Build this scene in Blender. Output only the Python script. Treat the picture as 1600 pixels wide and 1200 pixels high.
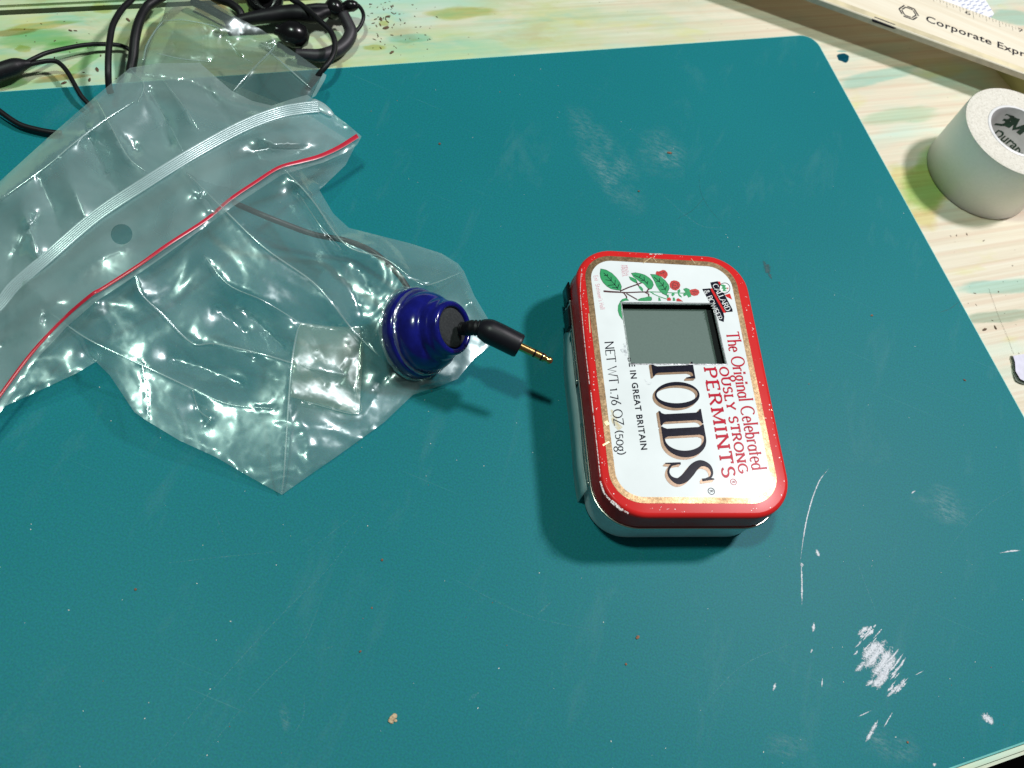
import bpy, bmesh, math, random
import numpy as np
from mathutils import Vector, Matrix, noise
from mathutils.geometry import delaunay_2d_cdt
random.seed(7)
for o in list(bpy.data.objects): bpy.data.objects.remove(o)
SC = bpy.context.scene
COL = SC.collection
MM = 0.001

# ------------------------------------------------------------------ camera
PITCH, ROLL, CAMH, FPX = 0.5181, 0.3982, 0.2763, 1515.9
cp, sp, cr, sr = math.cos(PITCH), math.sin(PITCH), math.cos(ROLL), math.sin(ROLL)
_X = Vector((1, 0, 0)); _Y = Vector((0, cp, sp)); _Z = Vector((0, -sp, cp))
CX = cr*_X + sr*_Y; CY = -sr*_X + cr*_Y; CZ = _Z
CAMPOS = Vector((0, 0, CAMH))
cam = bpy.data.cameras.new('camera'); camo = bpy.data.objects.new('camera', cam); COL.objects.link(camo)
m = Matrix((CX, CY, CZ)).transposed().to_4x4(); m.translation = CAMPOS
camo.matrix_world = m
cam.sensor_width = 36; cam.lens = FPX/1600*36
cam.clip_start = 0.005; cam.clip_end = 20
SC.camera = camo
cam.dof.use_dof = True; cam.dof.focus_distance = 0.305; cam.dof.aperture_fstop = 24

# ------------------------------------------------------------------ world and lamps
w = bpy.data.worlds.new('World'); SC.world = w; w.use_nodes = True
w.node_tree.nodes['Background'].inputs[0].default_value = (0.93, 1.0, 0.97, 1)
w.node_tree.nodes['Background'].inputs[1].default_value = 0.06

def lamp(name, d, dist, power, color, radius):
    l = bpy.data.lights.new(name, 'POINT'); l.energy = power; l.color = color; l.shadow_soft_size = radius
    o = bpy.data.objects.new(name, l); COL.objects.link(o)
    o.location = Vector((0.02, 0.17, 0)) + Vector(d).normalized()*dist
    return o
lamp('desk_lamp', (0.435, 0.461, 1.0), 1.25, 50, (1.0, 0.95, 0.985), 0.06)
lamp('ceiling_lamp', (-0.23, -0.05, 1.0), 1.5, 40, (0.81, 1.0, 0.87), 0.06)
SC.view_settings.view_transform = 'Standard'
SC.view_settings.look = 'None'
SC.view_settings.exposure = 0
SC.view_settings.gamma = 1
SC.render.engine = 'CYCLES'
SC.cycles.use_denoising = True
SC.cycles.max_bounces = 12
SC.cycles.transparent_max_bounces = 40
SC.cycles.caustics_reflective = False
SC.cycles.caustics_refractive = False
SC.cycles.sample_clamp_indirect = 4

# ------------------------------------------------------------------ helpers
def bp(px, py, z=0.0):
    """point of the photograph (1600 x 1200) on the level plane at height z (metres)"""
    d = CX*((px-800)/FPX) + CY*(-(py-600)/FPX) - CZ
    return CAMPOS + d*((z-CAMH)/d.z)

def tag(o, label=None, cat=None, group=None, kind=None):
    if label: o['label'] = label
    if cat: o['category'] = cat
    if group: o['group'] = group
    if kind: o['kind'] = kind
    return o
def empty(name, loc, rz=0.0):
    o = bpy.data.objects.new(name, None); COL.objects.link(o)
    o.location = loc; o.rotation_euler = (0, 0, rz); o.empty_display_size = 0.01
    bpy.context.view_layer.update()
    return o
def obj(name, me, mat, parent=None, smooth=True):
    """me in world coordinates; parent keeps the world position"""
    if isinstance(me, bmesh.types.BMesh):
        b = me; me = bpy.data.meshes.new(name); b.to_mesh(me); b.free()
    o = bpy.data.objects.new(name, me); COL.objects.link(o)
    if mat:
        me.materials.clear(); me.materials.append(mat)
    for p in me.polygons: p.use_smooth = smooth
    if parent:
        o.parent = parent
        bpy.context.view_layer.update()
        o.matrix_parent_inverse = parent.matrix_world.inverted()
    return o
def mesh_from(name, verts, faces):
    me = bpy.data.meshes.new(name); me.from_pydata([tuple(v) for v in verts], [], faces); me.update()
    return me
def auto_smooth(o, deg=35):
    me = o.data
    b = bmesh.new(); b.from_mesh(me); 
    for e in b.edges:
        e.smooth = len(e.link_faces) == 2 and e.calc_face_angle(0) < math.radians(deg)
    for f in b.faces: f.smooth = True
    b.to_mesh(me); b.free()
    return o

def catmull(pts, n=8, closed=False):
    P = [np.array(p, float) for p in pts]; out = []
    N = len(P)
    rng = range(N) if closed else range(N-1)
    for i in rng:
        p1, p2 = P[i], P[(i+1) % N]
        p0 = P[i-1] if (i > 0 or closed) else 2*p1-p2
        p3 = P[(i+2) % N] if (i+2 < N or closed) else 2*p2-p1
        for k in range(n):
            t = k/n
            out.append(0.5*((2*p1)+(-p0+p2)*t+(2*p0-5*p1+4*p2-p3)*t*t+(-p0+3*p1-3*p2+p3)*t**3))
    if not closed: out.append(P[-1])
    return out

def sweep(pts, radii, seg=14, flat=1.0, cap=True):
    """tube of changing radius through world points"""
    pts = [Vector(p) for p in pts]; vs, fs = [], []
    n = len(pts)
    if not hasattr(radii, '__len__'): radii = [radii]*n
    t0 = (pts[1]-pts[0]).normalized()
    up = Vector((0, 0, 1)) if abs(t0.z) < .9 else Vector((1, 0, 0))
    nrm = (up - t0*up.dot(t0)).normalized()
    for i, p in enumerate(pts):
        t = (pts[min(i+1, n-1)]-pts[max(i-1, 0)]).normalized()
        nrm = (nrm - t*nrm.dot(t)).normalized(); bi = t.cross(nrm)
        for k in range(seg):
            a = 2*math.pi*k/seg
            vs.append(p + (nrm*math.cos(a)*flat + bi*math.sin(a))*radii[i])
    for i in range(n-1):
        for k in range(seg):
            a, b = i*seg+k, i*seg+(k+1) % seg
            fs.append((a, b, b+seg, a+seg))
    if cap:
        fs.append(tuple(range(seg))[::-1]); fs.append(tuple(range((n-1)*seg, n*seg)))
    return vs, fs
def px_tube(name, path, r_mm, mat, parent, seg=14, flat=1.0, n=8):
    """path: (px, py, z mm[, r mm])"""
    q = catmull([tuple(p) if len(p) == 4 else tuple(p)+(r_mm,) for p in path], n)
    pts = [bp(a[0], a[1], a[2]*MM) for a in q]
    vs, fs = sweep(pts, [a[3]*MM for a in q], seg, flat)
    return obj(name, mesh_from(name, vs, fs), mat, parent)

def lathe(profile, origin, axis, seg=48, close=False):
    """profile (along, radius) in metres about axis"""
    ax = Vector(axis).normalized()
    u = ax.orthogonal().normalized(); v = ax.cross(u); vs, fs = [], []
    for (h, r) in profile:
        for k in range(seg):
            a = 2*math.pi*k/seg
            vs.append(Vector(origin)+ax*h+(u*math.cos(a)+v*math.sin(a))*max(r, 1e-6))
    for i in range(len(profile)-1):
        for k in range(seg):
            a, b = i*seg+k, i*seg+(k+1) % seg
            fs.append((a, b, b+seg, a+seg))
    return vs, fs

def rrect(w_, l_, r, n=10):
    """rounded rectangle outline, anticlockwise"""
    out = []
    for sx, sy, a0 in ((1, 1, 0), (-1, 1, 90), (-1, -1, 180), (1, -1, 270)):
        for k in range(n+1):
            a = math.radians(a0+90*k/n)
            out.append((sx*(w_/2-r)+r*math.cos(a), sy*(l_/2-r)+r*math.sin(a)))
    return out
def stack(loops, fr, closed_top=True, closed_bottom=True):
    """loops: list of (outline, z); fr maps local to world"""
    vs, fs = [], []; n = len(loops[0][0])
    for out, z in loops:
        for (x, y) in out: vs.append(fr @ Vector((x, y, z)))
    for i in range(len(loops)-1):
        for k in range(n):
            a, b = i*n+k, i*n+(k+1) % n
            fs.append((a, b, b+n, a+n))
    if closed_bottom: fs.append(tuple(range(n))[::-1])
    if closed_top: fs.append(tuple(range((len(loops)-1)*n, len(loops)*n)))
    return vs, fs
def ring_sheet(outer, holes, fr, z):
    """flat sheet with holes, by constrained triangulation"""
    pts, edges = [], []
    def add(loop):
        b = len(pts); pts.extend(Vector(p) for p in loop)
        edges.extend((b+i, b+(i+1) % len(loop)) for i in range(len(loop)))
    add(outer)
    for h in holes: add(h)
    v, e, f, *_ = delaunay_2d_cdt(pts, edges, [], 1, 1e-9)
    def inside(p, loop):
        c = False
        for i in range(len(loop)):
            x1, y1 = loop[i]; x2, y2 = loop[i-1]
            if (y1 > p[1]) != (y2 > p[1]) and p[0] < (x2-x1)*(p[1]-y1)/(y2-y1)+x1: c = not c
        return c
    fs = []
    for t in f:
        c = sum((v[i] for i in t), Vector((0, 0)))/len(t)
        if inside(c, outer) and not any(inside(c, h) for h in holes): fs.append(tuple(t))
    return [fr @ Vector((p.x, p.y, z)) for p in v], fs
def join(parts):
    vs, fs = [], []
    for v, f in parts:
        b = len(vs); vs.extend(v); fs.extend(tuple(i+b for i in t) for t in f)
    return vs, fs

# ------------------------------------------------------------------ materials
def N(nt, typ, **kw):
    n = nt.nodes.new(typ)
    for k, v in kw.items():
        if k.startswith('i_'):
            key = k[2:]; key = int(key) if key.isdigit() else key.replace('_', ' ')
            n.inputs[key].default_value = v
        else: setattr(n, k, v)
    return n
def new_mat(name):
    m_ = bpy.data.materials.new(name); m_.use_nodes = True
    nt = m_.node_tree
    return m_, nt, nt.nodes['Principled BSDF']
def ramp(nt, fac, stops):
    r = nt.nodes.new('ShaderNodeValToRGB')
    while len(r.color_ramp.elements) < len(stops): r.color_ramp.elements.new(.5)
    for e, (p, c) in zip(r.color_ramp.elements, stops):
        e.position = p; e.color = c if len(c) == 4 else tuple(c)+(1,)
    nt.links.new(fac, r.inputs[0]); return r.outputs[0]
def mixc(nt, fac, a, b, mode='MIX'):
    n = nt.nodes.new('ShaderNodeMix'); n.data_type = 'RGBA'; n.blend_type = mode
    for s, v in ((n.inputs[0], fac), (n.inputs[6], a), (n.inputs[7], b)):
        if hasattr(v, 'links') or isinstance(v, bpy.types.NodeSocket): nt.links.new(v, s)
        elif isinstance(v, (int, float)): s.default_value = v
        else: s.default_value = tuple(v) if len(v) == 4 else tuple(v)+(1,)
    return n.outputs[2]
def noise_tex(nt, scale, detail=4, rough=.55, vec=None, dist=0.0):
    n = N(nt, 'ShaderNodeTexNoise'); n.inputs['Scale'].default_value = scale
    n.inputs['Detail'].default_value = detail; n.inputs['Roughness'].default_value = rough
    n.inputs['Distortion'].default_value = dist
    if vec is not None: nt.links.new(vec, n.inputs['Vector'])
    return n.outputs[0]
def coords(nt, scale=(1, 1, 1), rot=(0, 0, 0), loc=(0, 0, 0), out='Object'):
    c = N(nt, 'ShaderNodeTexCoord'); mp = N(nt, 'ShaderNodeMapping')
    mp.inputs['Scale'].default_value = scale; mp.inputs['Rotation'].default_value = rot; mp.inputs['Location'].default_value = loc
    nt.links.new(c.outputs[out], mp.inputs[0]); return mp.outputs[0]
def bump(nt, bsdf, height, strength=.3, dist=.0002):
    b = N(nt, 'ShaderNodeBump'); b.inputs['Strength'].default_value = strength; b.inputs['Distance'].default_value = dist
    nt.links.new(height, b.inputs['Height']); nt.links.new(b.outputs[0], bsdf.inputs['Normal'])
def simple(name, col, rough=.5, metal=0.0, var=.08, scale=300, bump_s=0.0, spec=.5):
    m_, nt, p = new_mat(name)
    v = coords(nt); n = noise_tex(nt, scale, 4, .6, v)
    lo = tuple(c*(1-var) for c in col); hi = tuple(min(1, c*(1+var)) for c in col)
    nt.links.new(ramp(nt, n, [(.3, lo), (.7, hi)]), p.inputs['Base Color'])
    p.inputs['Roughness'].default_value = rough; p.inputs['Metallic'].default_value = metal
    p.inputs['Specular IOR Level'].default_value = spec
    if bump_s: bump(nt, p, n, bump_s)
    return m_

def wood_material():
    m_, nt, p = new_mat('stained_pine')
    # grain runs along local x of the plank
    g1 = noise_tex(nt, 1, 5, .6, coords(nt, (6, 240, 6)), .6)
    g2 = noise_tex(nt, 1, 3, .5, coords(nt, (12, 900, 12), loc=(3, 1, 0)), .2)
    rings = N(nt, 'ShaderNodeTexWave', wave_type='BANDS', bands_direction='Y')
    rings.inputs['Scale'].default_value = 1; rings.inputs['Distortion'].default_value = 9
    rings.inputs['Detail'].default_value = 2; rings.inputs['Detail Scale'].default_value = .5
    nt.links.new(coords(nt, (2.6, 46, 3)), rings.inputs['Vector'])
    base = ramp(nt, g1, [(.28, (.64, .54, .40)), (.42, (.70, .61, .475)), (.55, (.735, .665, .53)), (.72, (.765, .715, .60))])
    late = ramp(nt, rings.outputs['Color'], [(.80, (0, 0, 0)), (.99, (1, 1, 1))])
    c = mixc(nt, N_math(nt, 'MULTIPLY', N_math(nt, 'MULTIPLY', late, g1), .55), base, (.62, .40, .28))
    fine = ramp(nt, g2, [(.3, (.88, .86, .82)), (.65, (1, 1, 1))])
    c = mixc(nt, .7, c, fine, 'MULTIPLY')
    # ink and paint stains: much more of them towards the far left of the table
    sep = N(nt, 'ShaderNodeSeparateXYZ'); tc = N(nt, 'ShaderNodeTexCoord'); nt.links.new(tc.outputs['Object'], sep.inputs[0])
    mr = N(nt, 'ShaderNodeMapRange'); nt.links.new(sep.outputs[0], mr.inputs[0])
    mr.inputs[1].default_value = -.02; mr.inputs[2].default_value = -.26; mr.inputs[3].default_value = .0; mr.inputs[4].default_value = 1
    left = mr.outputs[0]
    for i, (scale, col, lo, hi, amt) in enumerate([
            ((14, 42, 14), (.26, .52, .24), .44, .62, .85), ((20, 60, 20), (.50, .50, .07), .49, .64, .88),
            ((26, 90, 26), (.12, .48, .42), .50, .66, .85), ((30, 70, 30), (.45, .24, .05), .55, .68, .88),
            ((10, 30, 10), (.42, .62, .34), .32, .58, .72)]):
        n = noise_tex(nt, 1, 5, .62, coords(nt, scale, loc=(i*3.7, i*1.9, 0)), .3)
        mk = ramp(nt, n, [(lo, (0, 0, 0)), (hi, (1, 1, 1))])
        k = N_math(nt, 'MULTIPLY', mk, N_math(nt, 'MULTIPLY', left, amt))
        c = mixc(nt, k, c, col)
    for i, (scale, col, lo, hi, amt) in enumerate([
            ((9, 26, 9), (.33, .68, .60), .53, .66, .55), ((24, 60, 24), (.62, .60, .16), .60, .74, .55),
            ((16, 80, 16), (.45, .62, .52), .55, .70, .40)]):
        n = noise_tex(nt, 1, 4, .55, coords(nt, scale, loc=(i*5.1+2, 7-i*2.3, 0)), .2)
        mk = ramp(nt, n, [(lo, (0, 0, 0)), (hi, (1, 1, 1))])
        c = mixc(nt, N_math(nt, 'MULTIPLY', mk, amt), c, col)
    sp_ = noise_tex(nt, 420, 2, .5, coords(nt, (1, 1.6, 1)))
    c = mixc(nt, N_math(nt, 'MULTIPLY', ramp(nt, sp_, [(.73, (0, 0, 0)), (.78, (1, 1, 1))]), .7), c, (.16, .10, .05))
    nt.links.new(c, p.inputs['Base Color']); p.inputs['Roughness'].default_value = .55
    bump(nt, p, g2, .25, .0002)
    return m_
def N_math(nt, op, a, b=None):
    n = N(nt, 'ShaderNodeMath', operation=op)
    for s, v in ((n.inputs[0], a), (n.inputs[1], b)):
        if v is None: continue
        if isinstance(v, bpy.types.NodeSocket): nt.links.new(v, s)
        else: s.default_value = v
    return n.outputs[0]

def mat_material():
    m_, nt, p = new_mat('teal_cutting_mat')
    v = coords(nt)
    big = noise_tex(nt, 9, 3, .5, v)
    c = ramp(nt, big, [(.3, (.009, .190, .226)), (.7, (.011, .209, .246))])
    grain = noise_tex(nt, 1700, 2, .6, v)
    c = mixc(nt, .5, c, ramp(nt, grain, [(.34, (.50, .60, .56)), (.66, (1.0, 1.0, 1.0))]), 'MULTIPLY')
    hue = noise_tex(nt, 1500, 2, .6, coords(nt, loc=(5, 2, 0)))
    c = mixc(nt, .8, c, ramp(nt, hue, [(.34, (.70, 1.0, .78)), (.5, (.88, .93, .93)), (.66, (1.0, .86, 1.0))]), 'MULTIPLY')
    # worn hazy patches and hairline scratches
    hz = N_math(nt, 'MULTIPLY', ramp(nt, noise_tex(nt, 60, 6, .7, coords(nt, (1, .35, 1), (0, 0, .6)), .5), [(.56, (0, 0, 0)), (.85, (1, 1, 1))]), .11)
    c = mixc(nt, hz, c, (.30, .45, .46))
    for i, (sc, rot, lo) in enumerate([((14, 2600, 1), .35, .735), ((10, 2200, 1), 2.3, .75), ((22, 3000, 1), 1.35, .745)]):
        s = noise_tex(nt, 1, 1, .4, coords(nt, sc, (0, 0, rot), (i*9, i*4, 0)))
        gate = ramp(nt, noise_tex(nt, 22+i*7, 2, .5, coords(nt, loc=(i, i, 0))), [(.52, (0, 0, 0)), (.62, (1, 1, 1))])
        k = N_math(nt, 'MULTIPLY', ramp(nt, s, [(lo, (0, 0, 0)), (lo+.03, (1, 1, 1))]), N_math(nt, 'MULTIPLY', gate, .10))
        c = mixc(nt, k, c, (.25, .50, .50))
    nt.links.new(c, p.inputs['Base Color']); p.inputs['Roughness'].default_value = .46
    p.inputs['Specular IOR Level'].default_value = .10
    bump(nt, p, grain, .22, .00006)
    return m_

def film_material(name, haze=.14, tint=(.965, .985, .98), rough=.11, spec=.05, graze=.45, fine=1.0, soft=.07, white=(.76, .97, .97)):
    """thin polythene: mostly clear, a little milky, with a sharp and a soft reflection"""
    m_ = bpy.data.materials.new(name); m_.use_nodes = True; nt = m_.node_tree; nt.nodes.clear()
    out = N(nt, 'ShaderNodeOutputMaterial')
    v = coords(nt)
    tr = N(nt, 'ShaderNodeBsdfTransparent'); tr.inputs[0].default_value = tint+(1,)
    df = N(nt, 'ShaderNodeBsdfDiffuse'); df.inputs[0].default_value = white+(1,)
    tl = N(nt, 'ShaderNodeBsdfTranslucent'); tl.inputs[0].default_value = white+(1,)
    md = N(nt, 'ShaderNodeMixShader', i_0=.45); nt.links.new(df.outputs[0], md.inputs[1]); nt.links.new(tl.outputs[0], md.inputs[2])
    g1 = N(nt, 'ShaderNodeBsdfGlossy'); g1.inputs[0].default_value = (.88, 1, .98, 1); g1.inputs['Roughness'].default_value = rough
    g2 = N(nt, 'ShaderNodeBsdfGlossy'); g2.inputs[0].default_value = (.84, 1, .98, 1); g2.inputs['Roughness'].default_value = .30  # cyan cast of the green lamp is tinted into gloss and haze white
    lw = N(nt, 'ShaderNodeLayerWeight', i_0=.5)
    hz = N(nt, 'ShaderNodeMapRange'); nt.links.new(noise_tex(nt, 30, 3, .55, v, .5), hz.inputs[0])
    hz.inputs[1].default_value = .3; hz.inputs[2].default_value = .75; hz.inputs[3].default_value = haze*.45; hz.inputs[4].default_value = haze*1.55
    f3 = N_math(nt, 'POWER', lw.outputs['Facing'], 3.0)
    hfac = N_math(nt, 'ADD', hz.outputs[0], N_math(nt, 'MULTIPLY', f3, .25))
    m1 = N(nt, 'ShaderNodeMixShader'); nt.links.new(hfac, m1.inputs[0]); nt.links.new(tr.outputs[0], m1.inputs[1]); nt.links.new(md.outputs[0], m1.inputs[2])
    ms = N(nt, 'ShaderNodeMixShader', i_0=soft); nt.links.new(m1.outputs[0], ms.inputs[1]); nt.links.new(g2.outputs[0], ms.inputs[2])
    gf = N_math(nt, 'ADD', N_math(nt, 'MULTIPLY', f3, graze), spec)
    m2 = N(nt, 'ShaderNodeMixShader'); nt.links.new(gf, m2.inputs[0]); nt.links.new(ms.outputs[0], m2.inputs[1]); nt.links.new(g1.outputs[0], m2.inputs[2])
    wr = noise_tex(nt, 1, 2, .4, coords(nt, (16, 80, 16), (0, 0, .9)), 1.0)
    b = N(nt, 'ShaderNodeBump'); b.inputs['Strength'].default_value = .10*fine; b.inputs['Distance'].default_value = .003
    nt.links.new(wr, b.inputs['Height'])
    for n in (g1, g2): nt.links.new(b.outputs[0], n.inputs['Normal'])
    nt.links.new(m2.outputs[0], out.inputs[0])
    return m_

def scratch_material(name, col, lo=.45, hi=.55, scale=2500, stretch=(1, 1, 1), rough=.4, metal=0.0, amt=1.0):
    """print or scuff that is broken up: bare where the noise is low"""
    m_, nt, p = new_mat(name)
    n = noise_tex(nt, scale, 4, .7, coords(nt, stretch))
    a = ramp(nt, n, [(lo, (0, 0, 0)), (hi, (1, 1, 1))])
    p.inputs['Base Color'].default_value = tuple(col)+(1,); p.inputs['Roughness'].default_value = rough; p.inputs['Metallic'].default_value = metal
    nt.links.new(N_math(nt, 'MULTIPLY', a, amt), p.inputs['Alpha'])
    return m_

def worn_paint(name, col, wear=(.62, .6, .6), lo=.70, hi=.74, rough=.3, scale=700, edge=True, spec=.5):
    m_, nt, p = new_mat(name); p.inputs['Specular IOR Level'].default_value = spec
    v = coords(nt)
    n = noise_tex(nt, scale, 5, .7, v); big = noise_tex(nt, 60, 3, .6, v)
    c = ramp(nt, big, [(.3, tuple(x*.9 for x in col)), (.7, col)])
    k = ramp(nt, n, [(lo, (0, 0, 0)), (hi, (1, 1, 1))])
    if edge:
        g = N(nt, 'ShaderNodeNewGeometry')
        pe = ramp(nt, g.outputs['Pointiness'], [(.56, (0, 0, 0)), (.66, (1, 1, 1))])
        n2 = ramp(nt, noise_tex(nt, 380, 5, .75, v), [(.50, (0, 0, 0)), (.60, (1, 1, 1))])
        k = N_math(nt, 'MAXIMUM', k, N_math(nt, 'MULTIPLY', pe, n2))
    c = mixc(nt, k, c, wear)
    nt.links.new(c, p.inputs['Base Color']); p.inputs['Roughness'].default_value = rough
    bump(nt, p, k, .15, .00005)
    return m_

M_wood = wood_material()
M_mat = mat_material()
M_matedge = simple('mat_edge_highlight', (.22, .62, .60), .4)  # paler than the sheet: the edge highlight is put into the colour
M_black = simple('black_rubber', (.006, .006, .008), .48, var=.3, scale=400, bump_s=.08, spec=.3)
M_blackgloss = simple('black_gloss_plastic', (.005, .005, .006), .24, spec=.4)
M_hook = simple('grey_rubber', (.022, .019, .025), .5, var=.2)
M_floor = simple('dark_floor', (.004, .003, .005), .9)
M_red = worn_paint('red_enamel', (.64, .022, .022), rough=.26, spec=.12)
M_white = worn_paint('white_enamel', (.80, .84, .86), (.60, .62, .64), .80, .84, .2, 900, False, .2)
M_gold = None
M_steel = simple('tin_steel', (.74, .80, .82), .42, .08, var=.08, scale=120)
M_rim = simple('steel_rim', (.60, .58, .52), .25, 1.0)
M_ink = simple('black_ink', (.010, .010, .020), .2, var=.3, scale=900, spec=.12)
M_redink = simple('red_ink', (.50, .012, .036), .2, spec=.12)
M_pink = scratch_material('pink_ink', (.72, .22, .30), .30, .55, 3000, amt=.85)
M_green = simple('green_ink', (.015, .30, .10), .35, var=.15, scale=800)
M_brown = simple('stem_ink', (.060, .012, .016), .35)
M_lid_inner = simple('dark_inside', (.012, .014, .016), .6)
M_lcd = simple('lcd_glass', (.135, .185, .168), .7, spec=.1, var=.05, scale=1500)
def gold_mat():
    m_, nt, p = new_mat('gold_border_print'); v = coords(nt)
    n = noise_tex(nt, 1300, 5, .75, v); n2 = noise_tex(nt, 90, 3, .6, v)
    c = ramp(nt, n, [(.25, (.07, .045, .022)), (.5, (.22, .150, .075)), (.75, (.46, .34, .19))])
    nt.links.new(c, p.inputs['Base Color'])
    p.inputs['Metallic'].default_value = .72
    nt.links.new(ramp(nt, n2, [(.3, (.28, .28, .28)), (.7, (.45, .45, .45))]), p.inputs['Roughness'])
    bump(nt, p, n, .25, .00004)
    return m_
M_gold = gold_mat()
M_goldink = simple('gold_shadow_ink', (.20, .125, .065), .3, .25, var=.3, scale=900)

# ------------------------------------------------------------------ table, floor
MATX, MATY, MATA, MATD = 0.0629, 0.3813, 0.6388, 0.2904
MATTOP = 0.0
FLAT = Matrix.Translation((MATX, MATY, 0)) @ Matrix.Rotation(MATA, 4, 'Z')
TBL = -0.0016                      # table surface: the mat is 1.6 mm thick
table = empty('table', (MATX, MATY, TBL), MATA)
bpy.context.view_layer.update()
tag(table, kind='structure')
def plank(name, y0, y1, parent=table):
    b = bmesh.new(); bmesh.ops.create_cube(b, size=1)
    bmesh.ops.scale(b, vec=(1.5, y1-y0, .018), verts=b.verts)
    bmesh.ops.bevel(b, geom=b.edges[:], offset=.0012, segments=2, affect='EDGES')
    me = bpy.data.meshes.new(name); b.to_mesh(me); b.free()
    o = bpy.data.objects.new(name, me); COL.objects.link(o); me.materials.append(M_wood)
    # local frame of the plank = frame of the mat, so the grain follows the board
    for v in me.vertices: v.co += Vector((0, (y0+y1)/2, -.009))
    o.parent = parent
    return o
plank('plank', -MATD-.0030, .0385)
plank('plank', .0412, .190)
plank('plank', .1916, .34)
fl = mesh_from('floor', [(-3, -3, -.72), (3, -3, -.72), (3, 3, -.72), (-3, 3, -.72)], [(0, 1, 2, 3)])
tag(obj('floor', fl, M_floor), kind='structure')

# ------------------------------------------------------------------ cutting mat
cmat = empty('cutting_mat', FLAT @ Vector((-.22, -.145, TBL)), MATA)
tag(cmat, 'large scuffed teal cutting mat with rounded corners lying on the pine table', 'cutting mat')
WM = .457
def mat_out(inset=0.0, r=.0075):
    return [(x-WM/2+0.0, y-MATD/2) for x, y in rrect(WM-2*inset, MATD-2*inset, r-inset, 8)]
vs, fs = stack([(mat_out(0), TBL+.00005), (mat_out(0), -.0003), (mat_out(.00055), 0)], FLAT)
o = obj('mat_sheet', mesh_from('mat_sheet', vs, fs), M_mat, cmat, False)
o.data.materials.append(M_matedge)
for p in o.data.polygons:
    if p.normal.z < .9: p.material_index = 1

def ragged_material(name, col, amt=.9, scale=1900, rot=.9, stretch=3.0):
    """dry paint dragged over the mat: solid along the middle of a stroke, broken up at its edges"""
    m_, nt, p = new_mat(name)
    n = noise_tex(nt, scale, 5, .75, coords(nt)); n2 = noise_tex(nt, 420, 3, .6, coords(nt))
    at = N(nt, 'ShaderNodeAttribute', attribute_name='fade')
    k = N_math(nt, 'ADD', N_math(nt, 'MULTIPLY', n, .75), N_math(nt, 'MULTIPLY', n2, .35))
    k = N_math(nt, 'ADD', k, N_math(nt, 'MULTIPLY', at.outputs['Fac'], .34))
    a = ramp(nt, k, [(.64, (0, 0, 0)), (.84, (1, 1, 1))])
    nt.links.new(N_math(nt, 'MULTIPLY', a, amt), p.inputs['Alpha'])
    nt.links.new(ramp(nt, n, [(.3, tuple(c*.75 for c in col)), (.65, col)]), p.inputs['Base Color']); p.inputs['Roughness'].default_value = .5
    return m_
M_scuff = ragged_material('white_scuff', (.74, .77, .84))
M_scuff_thin = scratch_material('pale_scratch', (.36, .56, .60), .46, .66, 1800, amt=.17)
M_smear = ragged_material('faint_smear', (.36, .58, .60), .10, 700)
def strokes_mesh(strokes, z=.00004):
    """strokes: list of ([(px,py),...], width px) laid flat on the mat; 'fade' is 1 along the middle"""
    parts, fade = [], []
    for i, (pl, wd) in enumerate(strokes):
        q = catmull(pl, 5) if len(pl) > 2 else [np.array(pl[0], float)+(np.array(pl[1], float)-np.array(pl[0], float))*t/4 for t in range(5)]
        vs, fs = [], []; n = len(q)
        for k, p in enumerate(q):
            t = q[min(k+1, n-1)]-q[max(k-1, 0)]; t = t/(np.linalg.norm(t)+1e-9); nn = np.array((-t[1], t[0]))
            jag = 1+.35*noise.noise(Vector((p[0]*.2, p[1]*.2, i)))
            end = min(1, min(k, n-1-k)/(.25*n))
            ww = wd/2*jag*(.35+.65*end)
            for s_ in (-1, 0, 1):
                e = p+nn*ww*s_; vs.append(bp(e[0], e[1], z+i*1.5e-7)); fade.append((.35+.65*end)*(1.0 if s_ == 0 else .1))
        for k in range(n-1):
            for s_ in (0, 1): a = 3*k+s_; fs.append((a, a+1, a+4, a+3))
        parts.append((vs, fs))
    return join(parts)+(fade,)
def stroke_obj(name, strokes, mat, z=.00004):
    vs, fs, fade = strokes_mesh(strokes, z); me = mesh_from(name, vs, fs)
    at = me.attributes.new('fade', 'FLOAT', 'POINT'); at.data.foreach_set('value', fade)
    return obj(name, me, mat, cmat, False)
rs = random.Random(3)
# the big glittering scrape: a solid dab with hatched ends running down to the left
st = []
for (a, b, wd) in [((1384, 1000), (1350, 1046), 26), ((1394, 1010), (1362, 1060), 24), ((1374, 1002), (1346, 1030), 22), ((1400, 1024), (1366, 1070), 20),
                   ((1356, 978), (1340, 992), 11), ((1366, 982), (1350, 996), 8), ((1362, 978), (1354, 986), 8),
                   ((1390, 1040), (1370, 1078), 14), ((1384, 1050), (1362, 1074), 14), ((1352, 1032), (1336, 1050), 12), ((1364, 1062), (1352, 1072), 9),
                   ((1406, 1012), (1380, 1040), 5), ((1412, 1020), (1384, 1056), 5), ((1416, 1026), (1396, 1052), 4), ((1404, 1040), (1390, 1058), 4),
                   ((1414, 1060), (1398, 1084), 9), ((1408, 1066), (1384, 1090), 8), ((1396, 1070), (1386, 1080), 6), ((1346, 1000), (1336, 1012), 5), ((1340, 1016), (1333, 1024), 4)]:
    st.append(([a, ((a[0]+b[0])/2+1.5, (a[1]+b[1])/2), b], wd))
for k in range(26):
    t = rs.random(); cx = 1348+t*62+rs.gauss(0, 8); cy = 992+t*86+rs.gauss(0, 8); ln = rs.uniform(4, 14)
    st.append(([(cx+ln*.5, cy-ln*.55), (cx-ln*.5, cy+ln*.55)], rs.uniform(2, 5)))
tag(stroke_obj('scuff', st, M_scuff), kind='stuff')
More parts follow.
